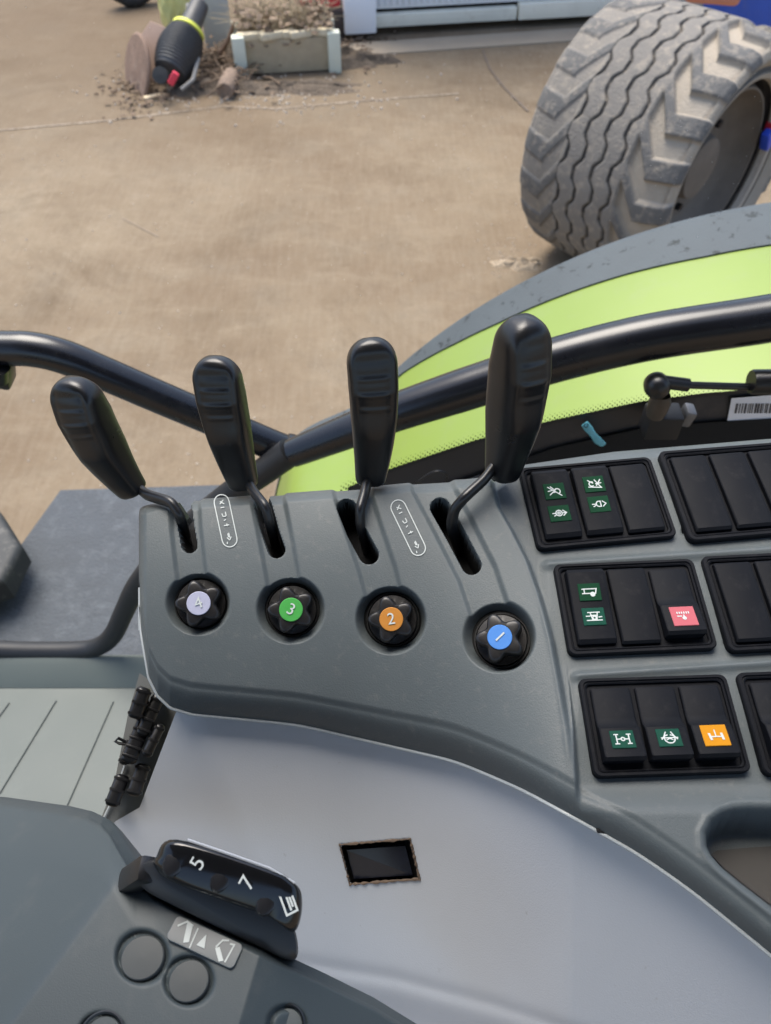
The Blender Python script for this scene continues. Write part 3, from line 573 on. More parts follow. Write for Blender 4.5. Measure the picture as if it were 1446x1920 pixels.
# blue clip and wire
cl = thing('cable_clip', 'small translucent cyan plastic clip stuck on the window frame strip', 'clip', PY(1112, 812, YW - .02))
mb = MB().tube([PY(1096, 794, YW - .012), PY(1103, 803, YW - .016), PY(1112, 815, YW - .020), PY(1122, 827, YW - .022), PY(1130, 833, YW - .022)], [.0055, .0062, .0046, .0062, .005], 14, sx=.6); part('clip_body', mb, M_CLIP, cl)
mb = MB().lathe([(.0017, -.0008), (.0032, 0), (.0017, .0008)], 16, M=Matrix.Translation(PY(1099, 798, YW - .021)) @ Matrix.Rotation(R(60), 4, 'X')); part('clip_eye', mb, mat('clip_dark', (.03, .12, .16), .4), cl)
wr = thing('loose_wire', 'thin black wire looped between third and fourth levers', 'wire', PY(820, 895, YW - .05))
part('wire_strand', MB().tube(tube_px([(775, 912), (788, 900), (810, 886), (828, 884), (838, 892), (838, 902), (850, 908), (874, 902), (900, 892)], YW - .05, 60), .0014, 8), M_BLACK, wr)

# unseen roof added to shade the console, cut short in front for skylight
roof = thing('shade_roof', 'unseen dark grey cab roof added to shade the console', 'roof', (0, 0, 3.0))
mb = MB().box((2.4, 1.85, .10), Matrix.Translation((0.1, -.575, 3.05)), .03); part('lining', mb, mat('shade_roof_lining', (.12, .125, .13), .9), roof)
# ------------------------------------------------------------------ cab floor and sill
mb = MB(); zf = 1.31
fp = [PZ(*p, zf) for p in ((-1500, 1236), (1300, 1236), (1700, 1800), (-2400, 1900))]
structure_floor = MB().add([tuple(p) for p in fp] + [(p[0], p[1], zf - .05) for p in fp], [(0, 1, 2, 3), (7, 6, 5, 4), (0, 4, 5, 1), (1, 5, 6, 2), (2, 6, 7, 3), (3, 7, 4, 0)])
fl = structure('cab_floor', structure_floor, M_FLOOR)
for (a, b_) in (((106, 1314), (0, 1488)), ((213, 1316), (118, 1530)), ((18, 1318), (-70, 1440))):
    pts = [PZ(*p, zf + .0005) for p in (a, ((a[0] + b_[0]) / 2, (a[1] + b_[1]) / 2), b_)]
    part('floor_groove', MB().tube(pts, .0022, 8, sx=.3), mat('groove_dark', (.06, .07, .07), .8), fl)
sill = MB(); s0 = [PZ(-1500, y, z) for y, z in ((1228, zf + .0), (1232, zf + .035), (1246, zf + .03), (1290, zf + .001))]; s1 = [PZ(1300, y, z) for y, z in ((1228, zf + .0), (1232, zf + .035), (1246, zf + .03), (1290, zf + .001))]
sill.grid(np.array([s0, s1]).transpose(1, 0, 2)); o = structure('door_sill', sill, M_FLOOR)

# ------------------------------------------------------------------ control console
def zp(y): return H - .3775 + .151 * (y - .328)
YT = pl([(262, 955), (300, 945), (420, 938), (560, 928), (690, 918), (780, 909), (880, 903), (935, 896), (958, 880), (985, 864), (1162, 838), (1446, 814), (1700, 795), (2400, 745)])
LIP0 = pl([(262, 1090), (264, 1180), (270, 1217), (279, 1270), (296, 1304), (319, 1326), (360, 1339), (450, 1347), (560, 1358), (719, 1395), (854, 1426), (977, 1478), (1099, 1545), (1197, 1600), (1295, 1668), (1446, 1790), (1700, 2010), (2400, 2420)])
_x = np.arange(262, 2401, 1.0); _y = LIP0(_x); _k = np.exp(-.5 * (np.arange(-70, 71) / 24.0) ** 2); _k /= _k.sum(); _p = np.pad(_y, 70, mode='reflect', reflect_type='odd'); _s = np.convolve(_p, _k, 'valid'); _w = sm(330, 420, _x); _t = _y * (1 - _w) + _s * _w
LIP = lambda x: np.interp(x, _x, _t)
CREASE = [(925, 905), (935, 945), (960, 990), (989, 1048), (1012, 1112), (1035, 1200), (1050, 1280), (1062, 1360), (1070, 1453)]
cr_a = np.array(CREASE, float); CRX = lambda py: np.interp(py, cr_a[:, 1], cr_a[:, 0])
ytop = .338
def amp(px): return 1.0 - sm(640, 1085, px)
def base_z(y, px): return zp(y) + .006 - amp(px) * 3.0 * np.minimum(y - ytop, 0) ** 2 - 1.2 * np.maximum(y - ytop, 0) ** 2
def surf_base(px, py):
    px, py = np.broadcast_arrays(np.asarray(px, float), np.asarray(py, float)); d = ray(px, py)
    lo = np.full(px.shape, .15); hi = np.full(px.shape, 1.3)
    for _ in range(48):
        mid = (lo + hi) / 2; p = EYE + d * mid[..., None]; below = p[..., 2] < base_z(p[..., 1], px)
        hi = np.where(below, mid, hi); lo = np.where(below, lo, mid)
    return EYE + d * ((lo + hi) / 2)[..., None]
def surf_n(px, py, e=3.0):
    a = surf_base(px + e, py) - surf_base(px - e, py); b = surf_base(px, py - e) - surf_base(px, py + e); n = np.cross(a, b); return n / np.linalg.norm(n, axis=-1, keepdims=True)
CH = [dict(path=[(345, 925), (348, 990), (356, 1060), (366, 1130)], w=28, slot=[(343, 950), (347, 985), (353, 1020)], sw=14.5, bowl=(371, 1131), br=59),
      dict(path=[(500, 925), (512, 985), (526, 1060), (540, 1140)], w=31, slot=[(492, 945), (504, 990), (517, 1028)], sw=16, bowl=(545, 1143), br=63),
      dict(path=[(655, 905), (680, 985), (708, 1070), (728, 1150)], w=34, slot=[(650, 950), (668, 995), (691, 1038)], sw=18, bowl=(733, 1161), br=65),
      dict(path=[(808, 905), (850, 985), (895, 1075), (925, 1165)], w=37, slot=[(826, 948), (855, 1000), (884, 1056)], sw=18, bowl=(936, 1193), br=67)]
TRAY = [(1446, 1504), (1410, 1503), (1377, 1506), (1350, 1516), (1329, 1534), (1316, 1560), (1318, 1590), (1330, 1612), (1352, 1636), (1391, 1668), (1446, 1710), (1520, 1760), (1700, 1860), (1700, 1504)]
BANK_PX = [((986, 876), (1240, 847), (1254, 1005), (998, 1022)), ((1258, 845), (1510, 820), (1525, 990), (1273, 1006)), ((1046, 1057), (1318, 1040), (1334, 1215), (1062, 1222)),
           ((1335, 1042), (1600, 1025), (1620, 1205), (1353, 1215)), ((1093, 1272), (1378, 1258), (1400, 1447), (1110, 1452)), ((1400, 1262), (1690, 1245), (1715, 1440), (1422, 1447))]
def disp(px, py):
    d = np.zeros(px.shape); slot = np.zeros(px.shape, bool); bowl = np.zeros(px.shape, bool)
    rec = np.zeros(px.shape)
    for c in CH:
        s = seg_dist(px, py, c['path']) - c['w']; rec = np.maximum(rec, .0028 * (1 - sm(-6, 5, s)))
        b = np.hypot(px - c['bowl'][0], py - c['bowl'][1]) - c['br']; bb = 1 - sm(-16, 3, b); rec = np.maximum(rec, .0145 * bb); bowl |= b < -14
    d -= rec
    for c in CH:
        s = seg_dist(px, py, c['slot']) - c['sw']; d -= .030 * (1 - sm(-4, 1, s)); slot |= s < -1.0
    right = px - CRX(py); fade = 1 - sm(1230, 1450, py)
    d -= .0075 * sm(-7, 9, right) * np.maximum(fade, (1 - sm(1462, 1530, py)) * sm(6, 24, right))
    # raised roll just along the crease
    d += .0012 * np.exp(-(right / 7) ** 2) * (1 - sm(1380, 1455, py)) * sm(930, 1000, py)
    # shallow steps between the rows of switch banks
    for (y0, y1, x0) in ((1052, 1022, 1010), (1266, 1236, 1066)):
        yl = y0 + (y1 - y0) * (px - 1000) / 446; d += .0022 * np.exp(-((py - yl) / 9) ** 2) * sm(x0, x0 + 25, px) + .0016 * (sm(-10, 2, py - yl) - sm(60, 200, py - yl)) * sm(x0, x0 + 25, px)
    dl = (LIP(px) - py) * (1 - .16 * sm(480, 900, px))
    e = -.012 * np.clip(1 - dl / 46, 0, 1) ** 1.6 - .0016 * (1 - sm(46, 62, dl)) - .006 * np.clip(1 - (px - 262) / 14, 0, 1) ** 2
    td = py - YT(px); e -= .006 * np.clip(1 - td / 14, 0, 1) ** 2
    for bq in BANK_PX:
        d -= .010 * (1 - sm(-24, -14, sdf_poly(px, py, bq)))
    t = sdf_poly(px, py, TRAY); d -= .028 * (1 - sm(-52, 0, t)); d += .0010 * np.exp(-((t - 5) / 5) ** 2)
    return d, slot, e
def displaced(base, nrm, d, e, off=0.0):
    v = base - EYE; v = v / np.linalg.norm(v, axis=-1, keepdims=True); c = np.maximum(-(v * nrm).sum(-1), .5)
    return base + nrm * (d + off)[..., None] - v * (e / c)[..., None]
def surf(px, py, off=0.0):
    px, py = np.broadcast_arrays(np.asarray(px, float), np.asarray(py, float)); dd, _, ee = disp(px, py); return displaced(surf_base(px, py), surf_n(px, py), dd, ee, off)
cons = thing('control_console', 'moulded dark grey control console with four lever slots and a storage tray', 'console', surf_base(700, 1100))
cx = np.concatenate([np.linspace(262, 300, 26)[:-1], np.linspace(300, 1080, 400)[:-1], np.linspace(1080, 1640, 190)[:-1], np.linspace(1640, 2300, 90)])
vv = np.linspace(0, 1, 330); CX, VV = np.meshgrid(cx, vv, indexing='ij'); CY = YT(CX) + (LIP(CX) - YT(CX)) * VV
D_, SL, E_ = disp(CX, CY); GB = surf_base(CX, CY); GN = surf_n(CX, CY); G = displaced(GB, GN, D_, E_)
top = G[:, :1]; sk1 = top + np.array([0, .006, -.004]); sk2 = top + np.array([0, .010, -.02]); sk3 = top + np.array([0, .012, -.12])
bot = G[:, -1:]; b1 = bot + np.array([0, .002, -.006]); b2 = bot + np.array([0, .010, -.008])
GA = np.concatenate([sk3, sk2, sk1, G, b1, b2], 1); L0 = GA[:1]; GA = np.concatenate([L0 + np.array([.004, .0, -.12]), L0 + np.array([-.002, 0, -.006]), GA], 0)
mb = MB().grid(GA); nv = GA.shape[1]; mi = np.zeros((GA.shape[0], nv), int); mi[2:, 3:-2][SL] = 1
mm = (mi[:-1, :-1] + mi[1:, :-1] + mi[:-1, 1:] + mi[1:, 1:]) >= 2; mb.m = mm.astype(int).reshape(-1).tolist()
part('console_body', mb, [M_CONSOLE, M_VOID], cons, sharp=60)
# trim along the lip
lx = np.concatenate([np.full(14, 262.0), np.linspace(262, 300, 40)[1:], np.linspace(300, 2300, 390)[1:]]); ly = np.concatenate([np.linspace(1100, 1180, 14), LIP(lx[14:])])
lp_ = surf(lx, ly); ev = EYE - lp_; lp_ = lp_ + ev / np.linalg.norm(ev, axis=1)[:, None] * .0012 + np.array([0, 0, -.0010]); part('lip_trim', MB().tube(lp_, .0011, 10), M_LIP, cons)
# chip in the lip
part('lip_chip', MB().tube([surf(1112, 1553, -.001), surf(1122, 1557, .0005), surf(1135, 1564, 0)], [.0006, .0015, .0006], 8), M_VOID, cons)
# printed position marks
def drape(lines, wpx, off=.0006):
    mb = MB()
    for ln in lines:
        a = np.array(ln, float); seg = np.hypot(*np.diff(a, axis=0).T); k = np.concatenate([[0], np.cumsum(seg)]); t = np.linspace(0, k[-1], max(int(k[-1] / 2), 3))
        x, y = np.interp(t, k, a[:, 0]), np.interp(t, k, a[:, 1]); dx, dy = np.gradient(x), np.gradient(y); l = np.hypot(dx, dy) + 1e-9; nx, ny = -dy / l * wpx / 2, dx / l * wpx / 2
        G = np.stack([surf(x + nx, y + ny, off), surf(x - nx, y - ny, off)], 1); mb.grid(G)
    return mb
def capsule(x0, y0, x1, y1, r, n=9):
    a = math.atan2(y1 - y0, x1 - x0); p = [(x1 + r * math.cos(a + t), y1 + r * math.sin(a + t)) for t in np.linspace(-math.pi / 2, math.pi / 2, n)]
    p += [(x0 + r * math.cos(a + t), y0 + r * math.sin(a + t)) for t in np.linspace(math.pi / 2, 1.5 * math.pi, n)]; return p + [p[0]]
def along(x0, y0, x1, y1, marks):
    L = math.hypot(x1 - x0, y1 - y0); ux, uy = (x1 - x0) / L, (y1 - y0) / L
    return [[(x0 + ux * (L * t + u) - uy * v, y0 + uy * (L * t + u) + ux * v) for u, v in ln] for t, ln in marks]
MARKS = [(.02, [(-5, -4), (2, 4)]), (.02, [(3, -4), (-3, 3)]), (.06, [(6, -3), (6, 4)]), (.34, [(-5, -3), (3, -3), (3, 3), (-3, 4)]), (.38, [(6, -1), (8, 3)]), (.62, [(0, -5), (0, 5)]), (.62, [(-3, -1), (2, -1)]),
         (.88, [(-4, -1), (5, -1)]), (.88, [(-3, 1), (4, 1)]), (.92, [(1, -4), (7, 0), (1, 4)]), (1.02, [(2, 5), (6, 6)])]
ln = [capsule(416, 942, 431, 1012, 14)] + along(416, 942, 431, 1012, MARKS); part('position_mark', drape(ln, 1.8), M_WHITE, cons)
ln = [capsule(747, 952, 784, 1028, 14)] + along(747, 952, 784, 1028, MARKS); part('position_mark', drape(ln, 1.8), M_WHITE, cons)
# tray mat
TM = [(1446, 1612), (1395, 1590), (1372, 1596), (1372, 1625), (1400, 1650), (1446, 1684), (1600, 1770), (1690, 1800), (1690, 1600)]
xs3, ys3 = np.meshgrid(np.linspace(1352, 1690, 70), np.linspace(0, 1, 40), indexing='ij'); tl, bl_ = pl([(1352, 1600), (1380, 1580), (1446, 1574), (1690, 1560)]), pl([(1352, 1616), (1390, 1640), (1446, 1680), (1690, 1790)])
G = surf(xs3, tl(xs3) + (bl_(xs3) - tl(xs3)) * ys3, .0012); part('tray_mat', MB().grid(G), mat('tray_rubber', (.045, .042, .038), .8, var=.5, vscale=25, dust=.3, dustcol=(.14, .12, .1), dscale=40), cons)

# ------------------------------------------------------------------ pale side panel of the console
def side_pt(px, py):
    px, py = np.broadcast_arrays(np.asarray(px, float), np.asarray(py, float)); q = np.clip(px, 420, 2390)
    l = surf(q, LIP(q)); yL, zL = l[..., 1] + .004, l[..., 2] - .008; d = ray(px, py)
    k = .80; xc = 385 + (py - 1340) * .40
    # y + k*(zL - z) = yL  ->  depth
    num = yL - k * (zL - H); den = d[..., 1] - k * d[..., 2]; D = num / den
    lft = np.clip(xc - px, 0, 400); D = D + .00022 * np.sqrt(lft ** 2 + 40 ** 2) - .0088
    low = pl([(204, 1750), (560, 1808), (744, 1839), (928, 1888), (1026, 1920), (1446, 2080), (1700, 2200)]); s = py - low(px)
    D = D + .0014 * np.exp(-((s + 2) / 16) ** 2) + .007 * sm(0, 90, s)
    return D
HOLE = [(638, 1584), (769, 1573), (787, 1648), (656, 1658)]
sp = thing('side_panel', 'smooth pale grey side panel below the console with a small rectangular cut-out', 'panel', P(800, 1700, .45))
ST = pl([(204, 1547), (262, 1514), (300, 1414), (330, 1336), (344, 1325), (360, 1325)] + [(x, float(LIP(x)) - 14) for x in range(380, 2400, 20)])
sx = np.concatenate([np.linspace(204, 1640, 500)[:-1], np.linspace(1640, 2300, 80)]); sv = np.linspace(0, 1, 240); SX, SV = np.meshgrid(sx, sv, indexing='ij'); SY = ST(SX) + (np.maximum(2060, ST(SX) + 420) - ST(SX)) * SV
DD = side_pt(SX, SY); hs = sdf_poly(SX, SY, HOLE); G = EYE + ray(SX, SY) * (DD + .010 * (1 - sm(-3, 0, hs)))[..., None]
mb = MB().grid(G); hm = hs < -1; mm = (hm[:-1, :-1].astype(int) + hm[1:, :-1] + hm[:-1, 1:] + hm[1:, 1:]) >= 2; mb.m = mm.astype(int).reshape(-1).tolist(); part('panel_sheet', mb, [M_PANEL, M_VOID], sp, sharp=60)
def on_side(px, py, off): D = side_pt(px, py); return EYE + ray(px, py) * (D - off)[..., None]
q = [on_side(np.array(float(a)), np.array(float(b)), -.004) for a, b in ((650, 1594), (760, 1586), (774, 1641), (664, 1648))]
mb = MB().add(q + [p + np.array([0, .003, -.002]) for p in q], [(0, 1, 2, 3), (7, 6, 5, 4), (0, 1, 5, 4), (1, 2, 6, 5), (2, 3, 7, 6), (3, 0, 4, 7)]); part('dark_display', mb, M_SCREEN, sp, smooth=False)
for a, b_, r_ in (((636, 1584), (770, 1573), .0007), ((769, 1572), (787, 1649), .0007), ((655, 1658), (788, 1648), .0008), ((637, 1584), (656, 1658), .0006)):
    t = np.linspace(0, 1, 26); x = a[0] + (b_[0] - a[0]) * t + rng.normal(size=26) * .25; y = a[1] + (b_[1] - a[1]) * t + rng.normal(size=26) * .25
    part('torn_edge', MB().tube(on_side(x, y, .0002), r_ * (1 + .45 * rng.normal(size=26)).clip(.3, 1.8), 6), M_TORN, sp)

# ------------------------------------------------------------------ knobs
KN = [((368, 1136), '4', (.36, .37, .48), 'pale lilac', 20, 'below the lever tilted furthest over'), ((546, 1150), '3', (.05, .30, .055), 'green', -25, ''), ((740, 1169), '2', (.42, .17, .025), 'orange', 8, ''), ((948, 1187), '1', (.05, .19, .52), 'blue', -48, '')]
def frame_at(p, n, xdir):
    n = Vector([float(c) for c in n]).normalized(); x = Vector([float(c) for c in xdir]); x = (x - n * x.dot(n)).normalized(); y = n.cross(x)
    m = Matrix((x, y, n)).transposed().to_4x4(); m.translation = Vector([float(c) for c in p]); return m
def star(t, i): return 1.0
kb = MB()
lob = lambda k: (lambda t, i: 1 - k[i] * (.5 + .5 * math.cos(5 * t)) ** 1.0)
kk = [0, 0, 0, 0, .30, .33, .34, .34, .30, .1, 0]
kb.lathe([(.0150, -.004), (.0152, .0015), (.0148, .0030), (.0118, .0034), (.0146, .0036), (.0146, .0122), (.0143, .0134), (.0136, .0142), (.0122, .0146), (.0080, .0147), (0, .0147)], 160, lob=lob(kk))
kmesh = kb.mesh('knob_grip', M_KNOB, 35)
cmesh = MB().lathe([(.0194, -.008), (.0196, -.0036), (.0188, -.0020), (.0170, -.0012), (.0166, .0006), (.0158, .0006), (.0154, -.003)], 64).mesh('knob_collar', mat('collar_plastic', (.010, .010, .010), .5, spec=.3, var=.3, vscale=60), 35)
for (kx, ky), dig, col, cn, rot, _ in KN:
    b = [c for c in CH if abs(c['bowl'][0] - kx) < 25][0]['bowl']
    base = surf_base(np.array(float(b[0])), np.array(float(b[1]))); nrm = surf_n(np.array(float(b[0])), np.array(float(b[1])))
    tilt = nrm * .55 + (EYE - base) / np.linalg.norm(EYE - base) * .45
    M_ = frame_at(base - nrm * .0105, tilt, (1, 0, 0))
    k = thing('flow_knob', f'black star shaped flow knob with {"an" if cn[0] in "aeiou" else "a"} {cn} cap numbered {dig}', 'knob', group='flow knobs set in the console', matrix=M_)
    link('knob_grip', kmesh, k); link('knob_collar', cmesh, k)
    mb = MB().lathe([(.0072, .0142), (.0072, .0152), (.0069, .0155), (0, .0155)], 48); cap = part('cap', mb, mat(f'{cn}_cap', col, .45, var=.06, vscale=200), k, True)
    v, f = text_mb(dig, .0098); m_ = Matrix.Translation((0, 0, .0158)) @ Matrix.Rotation(R(rot), 4, 'Z'); part('numeral', MB().add([tuple(m_ @ Vector(p)) for p in v], f), M_WHITE, cap, True, smooth=False)

# ------------------------------------------------------------------ levers
def lever(label, centre, widths, depths, thick, yaw, stalk, n=90, m=72):
    """centre: pixels of the grip from its base to its tip; a paddle with a dished, ridged front"""
    c = np.array([P(x, y, d) for (x, y), d in zip(centre, depths)]); t = np.linspace(0, 1, n)
    p0, p1, p2 = c; ctrl = 2 * p1 - .5 * (p0 + p2); cl_ = np.outer((1 - t) ** 2, p0) + np.outer(2 * t * (1 - t), ctrl) + np.outer(t * t, p2)
    ln = np.linalg.norm(np.diff(cl_, axis=0), axis=1).sum()
    root = thing('control_lever', label, 'lever', c[0], group='black levers along the console')
    G = []; tang = np.gradient(cl_, axis=0); tang /= np.linalg.norm(tang, axis=1)[:, None]
    prw = lambda q: float(np.interp(q, [0, .12, .3, .5, .7, .85, 1], [.64, .72, .84, .95, 1.0, 1.0, .94])); prt = pl([(0, .50), (.15, .66), (.4, .92), (.7, .95), (.88, .72), (1, .5)])
    for i in range(n):
        q = t[i]; endr = .50 * widths[1] / ln; cap = max(1 - (max(q - (1 - endr), 0) / endr) ** 2.25, 0) ** (1 / 2.15)
        e0 = .04; cap *= (.86 + .14 * math.sqrt(max(1 - ((e0 - q) / e0) ** 2, 0))) if q < e0 else 1.0
        W = np.array([math.cos(yaw), math.sin(yaw), 0]); T = tang[i]; W = W - T * (W @ T); W /= np.linalg.norm(W); N = np.cross(W, T)
        hw = .5 * widths[1] * prw(q) * max(cap, .02); ht = .5 * thick * prt(q) * (cap ** .6 if cap > .02 else .1); row = []
        for a in np.linspace(0, 2 * np.pi, m, endpoint=False):
            ca, sa = math.cos(a), math.sin(a); ex = 2 / 3.0; x = math.copysign(abs(ca) ** ex, ca); y = math.copysign(abs(sa) ** ex, sa)
            z = 0
            if sa > 0:
                mask = (1 - sm(.60, .90, abs(x))) * (.25 + .75 * sm(.42, .62, q)) * sm(.08, .2, q) * (1 - sm(.88, .965, q)); z -= .0021 * mask
                for rk, ra in ((.60, .8), (.69, 1.0), (.79, .8)): z += ra * (.00045 * math.exp(-((q - rk) / .011) ** 2) - .00028 * math.exp(-((q - rk - .026) / .018) ** 2)) * (1 - sm(.45, .75, abs(x)))
            row.append(cl_[i] + W * hw * x + N * (ht * y + z))
        G.append(row)
    mb = MB().grid(np.array(G), closed_v=True); k0 = len(mb.v) - m
    mb.f.append(tuple(range(m))); mb.m.append(0); mb.f.append(tuple(range(k0, k0 + m))); mb.m.append(0)
    part('grip', mb, M_GRIP, root, sharp=55)
    sp_ = [P(x, y, d) for x, y, d in stalk]; mb = MB(); a = np.array(sp_); kk_ = np.linspace(0, 1, len(a)); tt = np.linspace(0, 1, 40); s = np.stack([np.interp(tt, kk_, a[:, i]) for i in range(3)], -1)
    for _ in range(4): s[1:-1] = (s[:-2] + s[1:-1] * 2 + s[2:]) / 4
    mb.tube(s, .0042, 14, sx=.75); part('stalk', mb, M_BLACK, root)
    return root
dsl = [float(depth_of(surf_base(np.array(float(x)), np.array(float(y))))) for x, y in ((350, 990), (507, 995), (672, 1000), (860, 1010))]
lever('black paddle lever tilted over to the left above the lilac knob numbered 4', [(252, 922), (181, 822), (131, 708)], (0, .0300), (dsl[0] + .02, dsl[0] - .005, dsl[0] - .03), .031, R(-15),
      [(258, 912, dsl[0] + .018), (275, 928, dsl[0] + .012), (322, 942, dsl[0]), (338, 968, dsl[0]), (350, 1015, dsl[0] + .03)])
lever('black paddle lever above the green knob numbered 3', [(458, 912), (426, 795), (401, 668)], (0, .0292), (dsl[1] + .02, dsl[1] - .005, dsl[1] - .03), .027, R(-9),
      [(462, 900, dsl[1] + .016), (478, 925, dsl[1] + .008), (498, 950, dsl[1]), (506, 980, dsl[1] + .004), (516, 1020, dsl[1] + .03)])
lever('upright black paddle lever above the orange knob numbered 2', [(694, 902), (701, 780), (694, 634)], (0, .0300), (dsl[2] + .02, dsl[2] - .01, dsl[2] - .04), .028, R(6),
      [(692, 890, dsl[2] + .016), (684, 925, dsl[2] + .006), (675, 955, dsl[2]), (676, 985, dsl[2] + .004), (688, 1030, dsl[2] + .03)])
lever('tallest black paddle lever above the blue knob numbered 1', [(940, 892), (966, 755), (985, 594)], (0, .0290), (dsl[3] + .015, dsl[3] - .015, dsl[3] - .05), .042, R(26),
      [(928, 872, dsl[3] + .008), (908, 900, dsl[3] + .002), (872, 932, dsl[3] - .004), (852, 955, dsl[3]), (846, 985, dsl[3] + .006), (866, 1040, dsl[3] + .035)])

# ------------------------------------------------------------------ switch banks
BW_, BH_ = .090, .0625
def rrect(w, h, r, n=6): return [(sx_ * (w / 2 - r) + r * math.cos(a + t), sy_ * (h / 2 - r) + r * math.sin(a + t)) for sx_, sy_, a in ((1, 1, 0), (-1, 1, math.pi / 2), (-1, -1, math.pi), (1, -1, 1.5 * math.pi)) for t in np.linspace(0, math.pi / 2, n)]
fb = MB(); o_, i_ = rrect(BW_, BH_, .0045), rrect(BW_ - .008, BH_ - .008, .003); n_ = len(o_)
def ringpts(pts, z, s=1.0): return [(x * s, y * s, z) for x, y in pts]
oo = [ringpts(o_, -.006), ringpts(o_, .0022), ringpts(rrect(BW_ - .0012, BH_ - .0012, .0042), .0030), ringpts(rrect(BW_ - .0046, BH_ - .0040, .0035), .0030), ringpts(rrect(BW_ - .0052, BH_ - .0052, .0032), .0020), ringpts(rrect(BW_ - .0064, BH_ - .0064, .003), .0024), ringpts(i_, .0018), ringpts(i_, .0004)]
fb.grid(np.array(oo), closed_v=True); fb.add(ringpts(i_, .0004), [tuple(range(n_))]); FRAME = fb.mesh('bank_frame', M_SWITCH, 35)
RW, RH = .0238, .0515; RX = (-.0268, 0, .0268)
def rocker_mb(kind):
    """rocker: the side profile swept across its width"""
    if kind == 'blank': prof = [(-RH / 2, -.004), (-RH / 2, .0028), (-RH / 2 + .0015, .0042), (0, .0046), (RH / 2 - .0015, .0042), (RH / 2, .0028), (RH / 2, -.004)]
    elif kind == 'up': prof = [(-RH / 2 + .001, -.004), (-RH / 2 + .001, .0030), (-RH / 2 + .0035, .0048), (-.004, .0056), (.004, .0066), (RH / 2 - .004, .0082), (RH / 2 - .001, .0062), (RH / 2 - .001, -.004)]
    else: prof = [(-RH / 2 + .004, -.004), (-RH / 2 + .0035, .0075), (-RH / 2 + .0055, .0092), (-.002, .0066), (.001, .0040), (.006, .0030), (RH / 2 - .003, .0032), (RH / 2 - .0005, .0022), (RH / 2 - .0005, -.004)]
    mb = MB(); sec = [(-RW / 2, .93), (-RW / 2 + .0004, .97), (-RW / 2 + .0012, 1.0), (RW / 2 - .0012, 1.0), (RW / 2 - .0004, .97), (RW / 2, .93)]
    G = np.array([[(x, y * (1 - (1 - k) * .35), z - (1 - k) * .012 if z > 0 else z) for y, z in prof] for x, k in sec]); mb.grid(G)
    m = len(prof); mb.f.append(tuple(range(m))); mb.m.append(0); mb.f.append(tuple(5 * m + j for j in range(m))); mb.m.append(0)
    return mb
ROCK = {k: rocker_mb(k).mesh('rocker', M_SWITCH, 30) for k in ('blank', 'up', 'down')}
def top_at(kind, y):
    if kind == 'up': p = [(-RH / 2 + .0035, .0048), (-.004, .0056), (.004, .0066), (RH / 2 - .004, .0082)]
    elif kind == 'down': p = [(-RH / 2 + .0055, .0092), (-.002, .0066), (.001, .0040), (.006, .0030), (RH / 2 - .003, .0032)]
    else: p = [(-1, .0044), (1, .0044)]
    z = float(pl(p)(y)); s = (float(pl(p)(y + .003)) - float(pl(p)(y - .003))) / .006; return z, math.atan(s)
k_ = .001
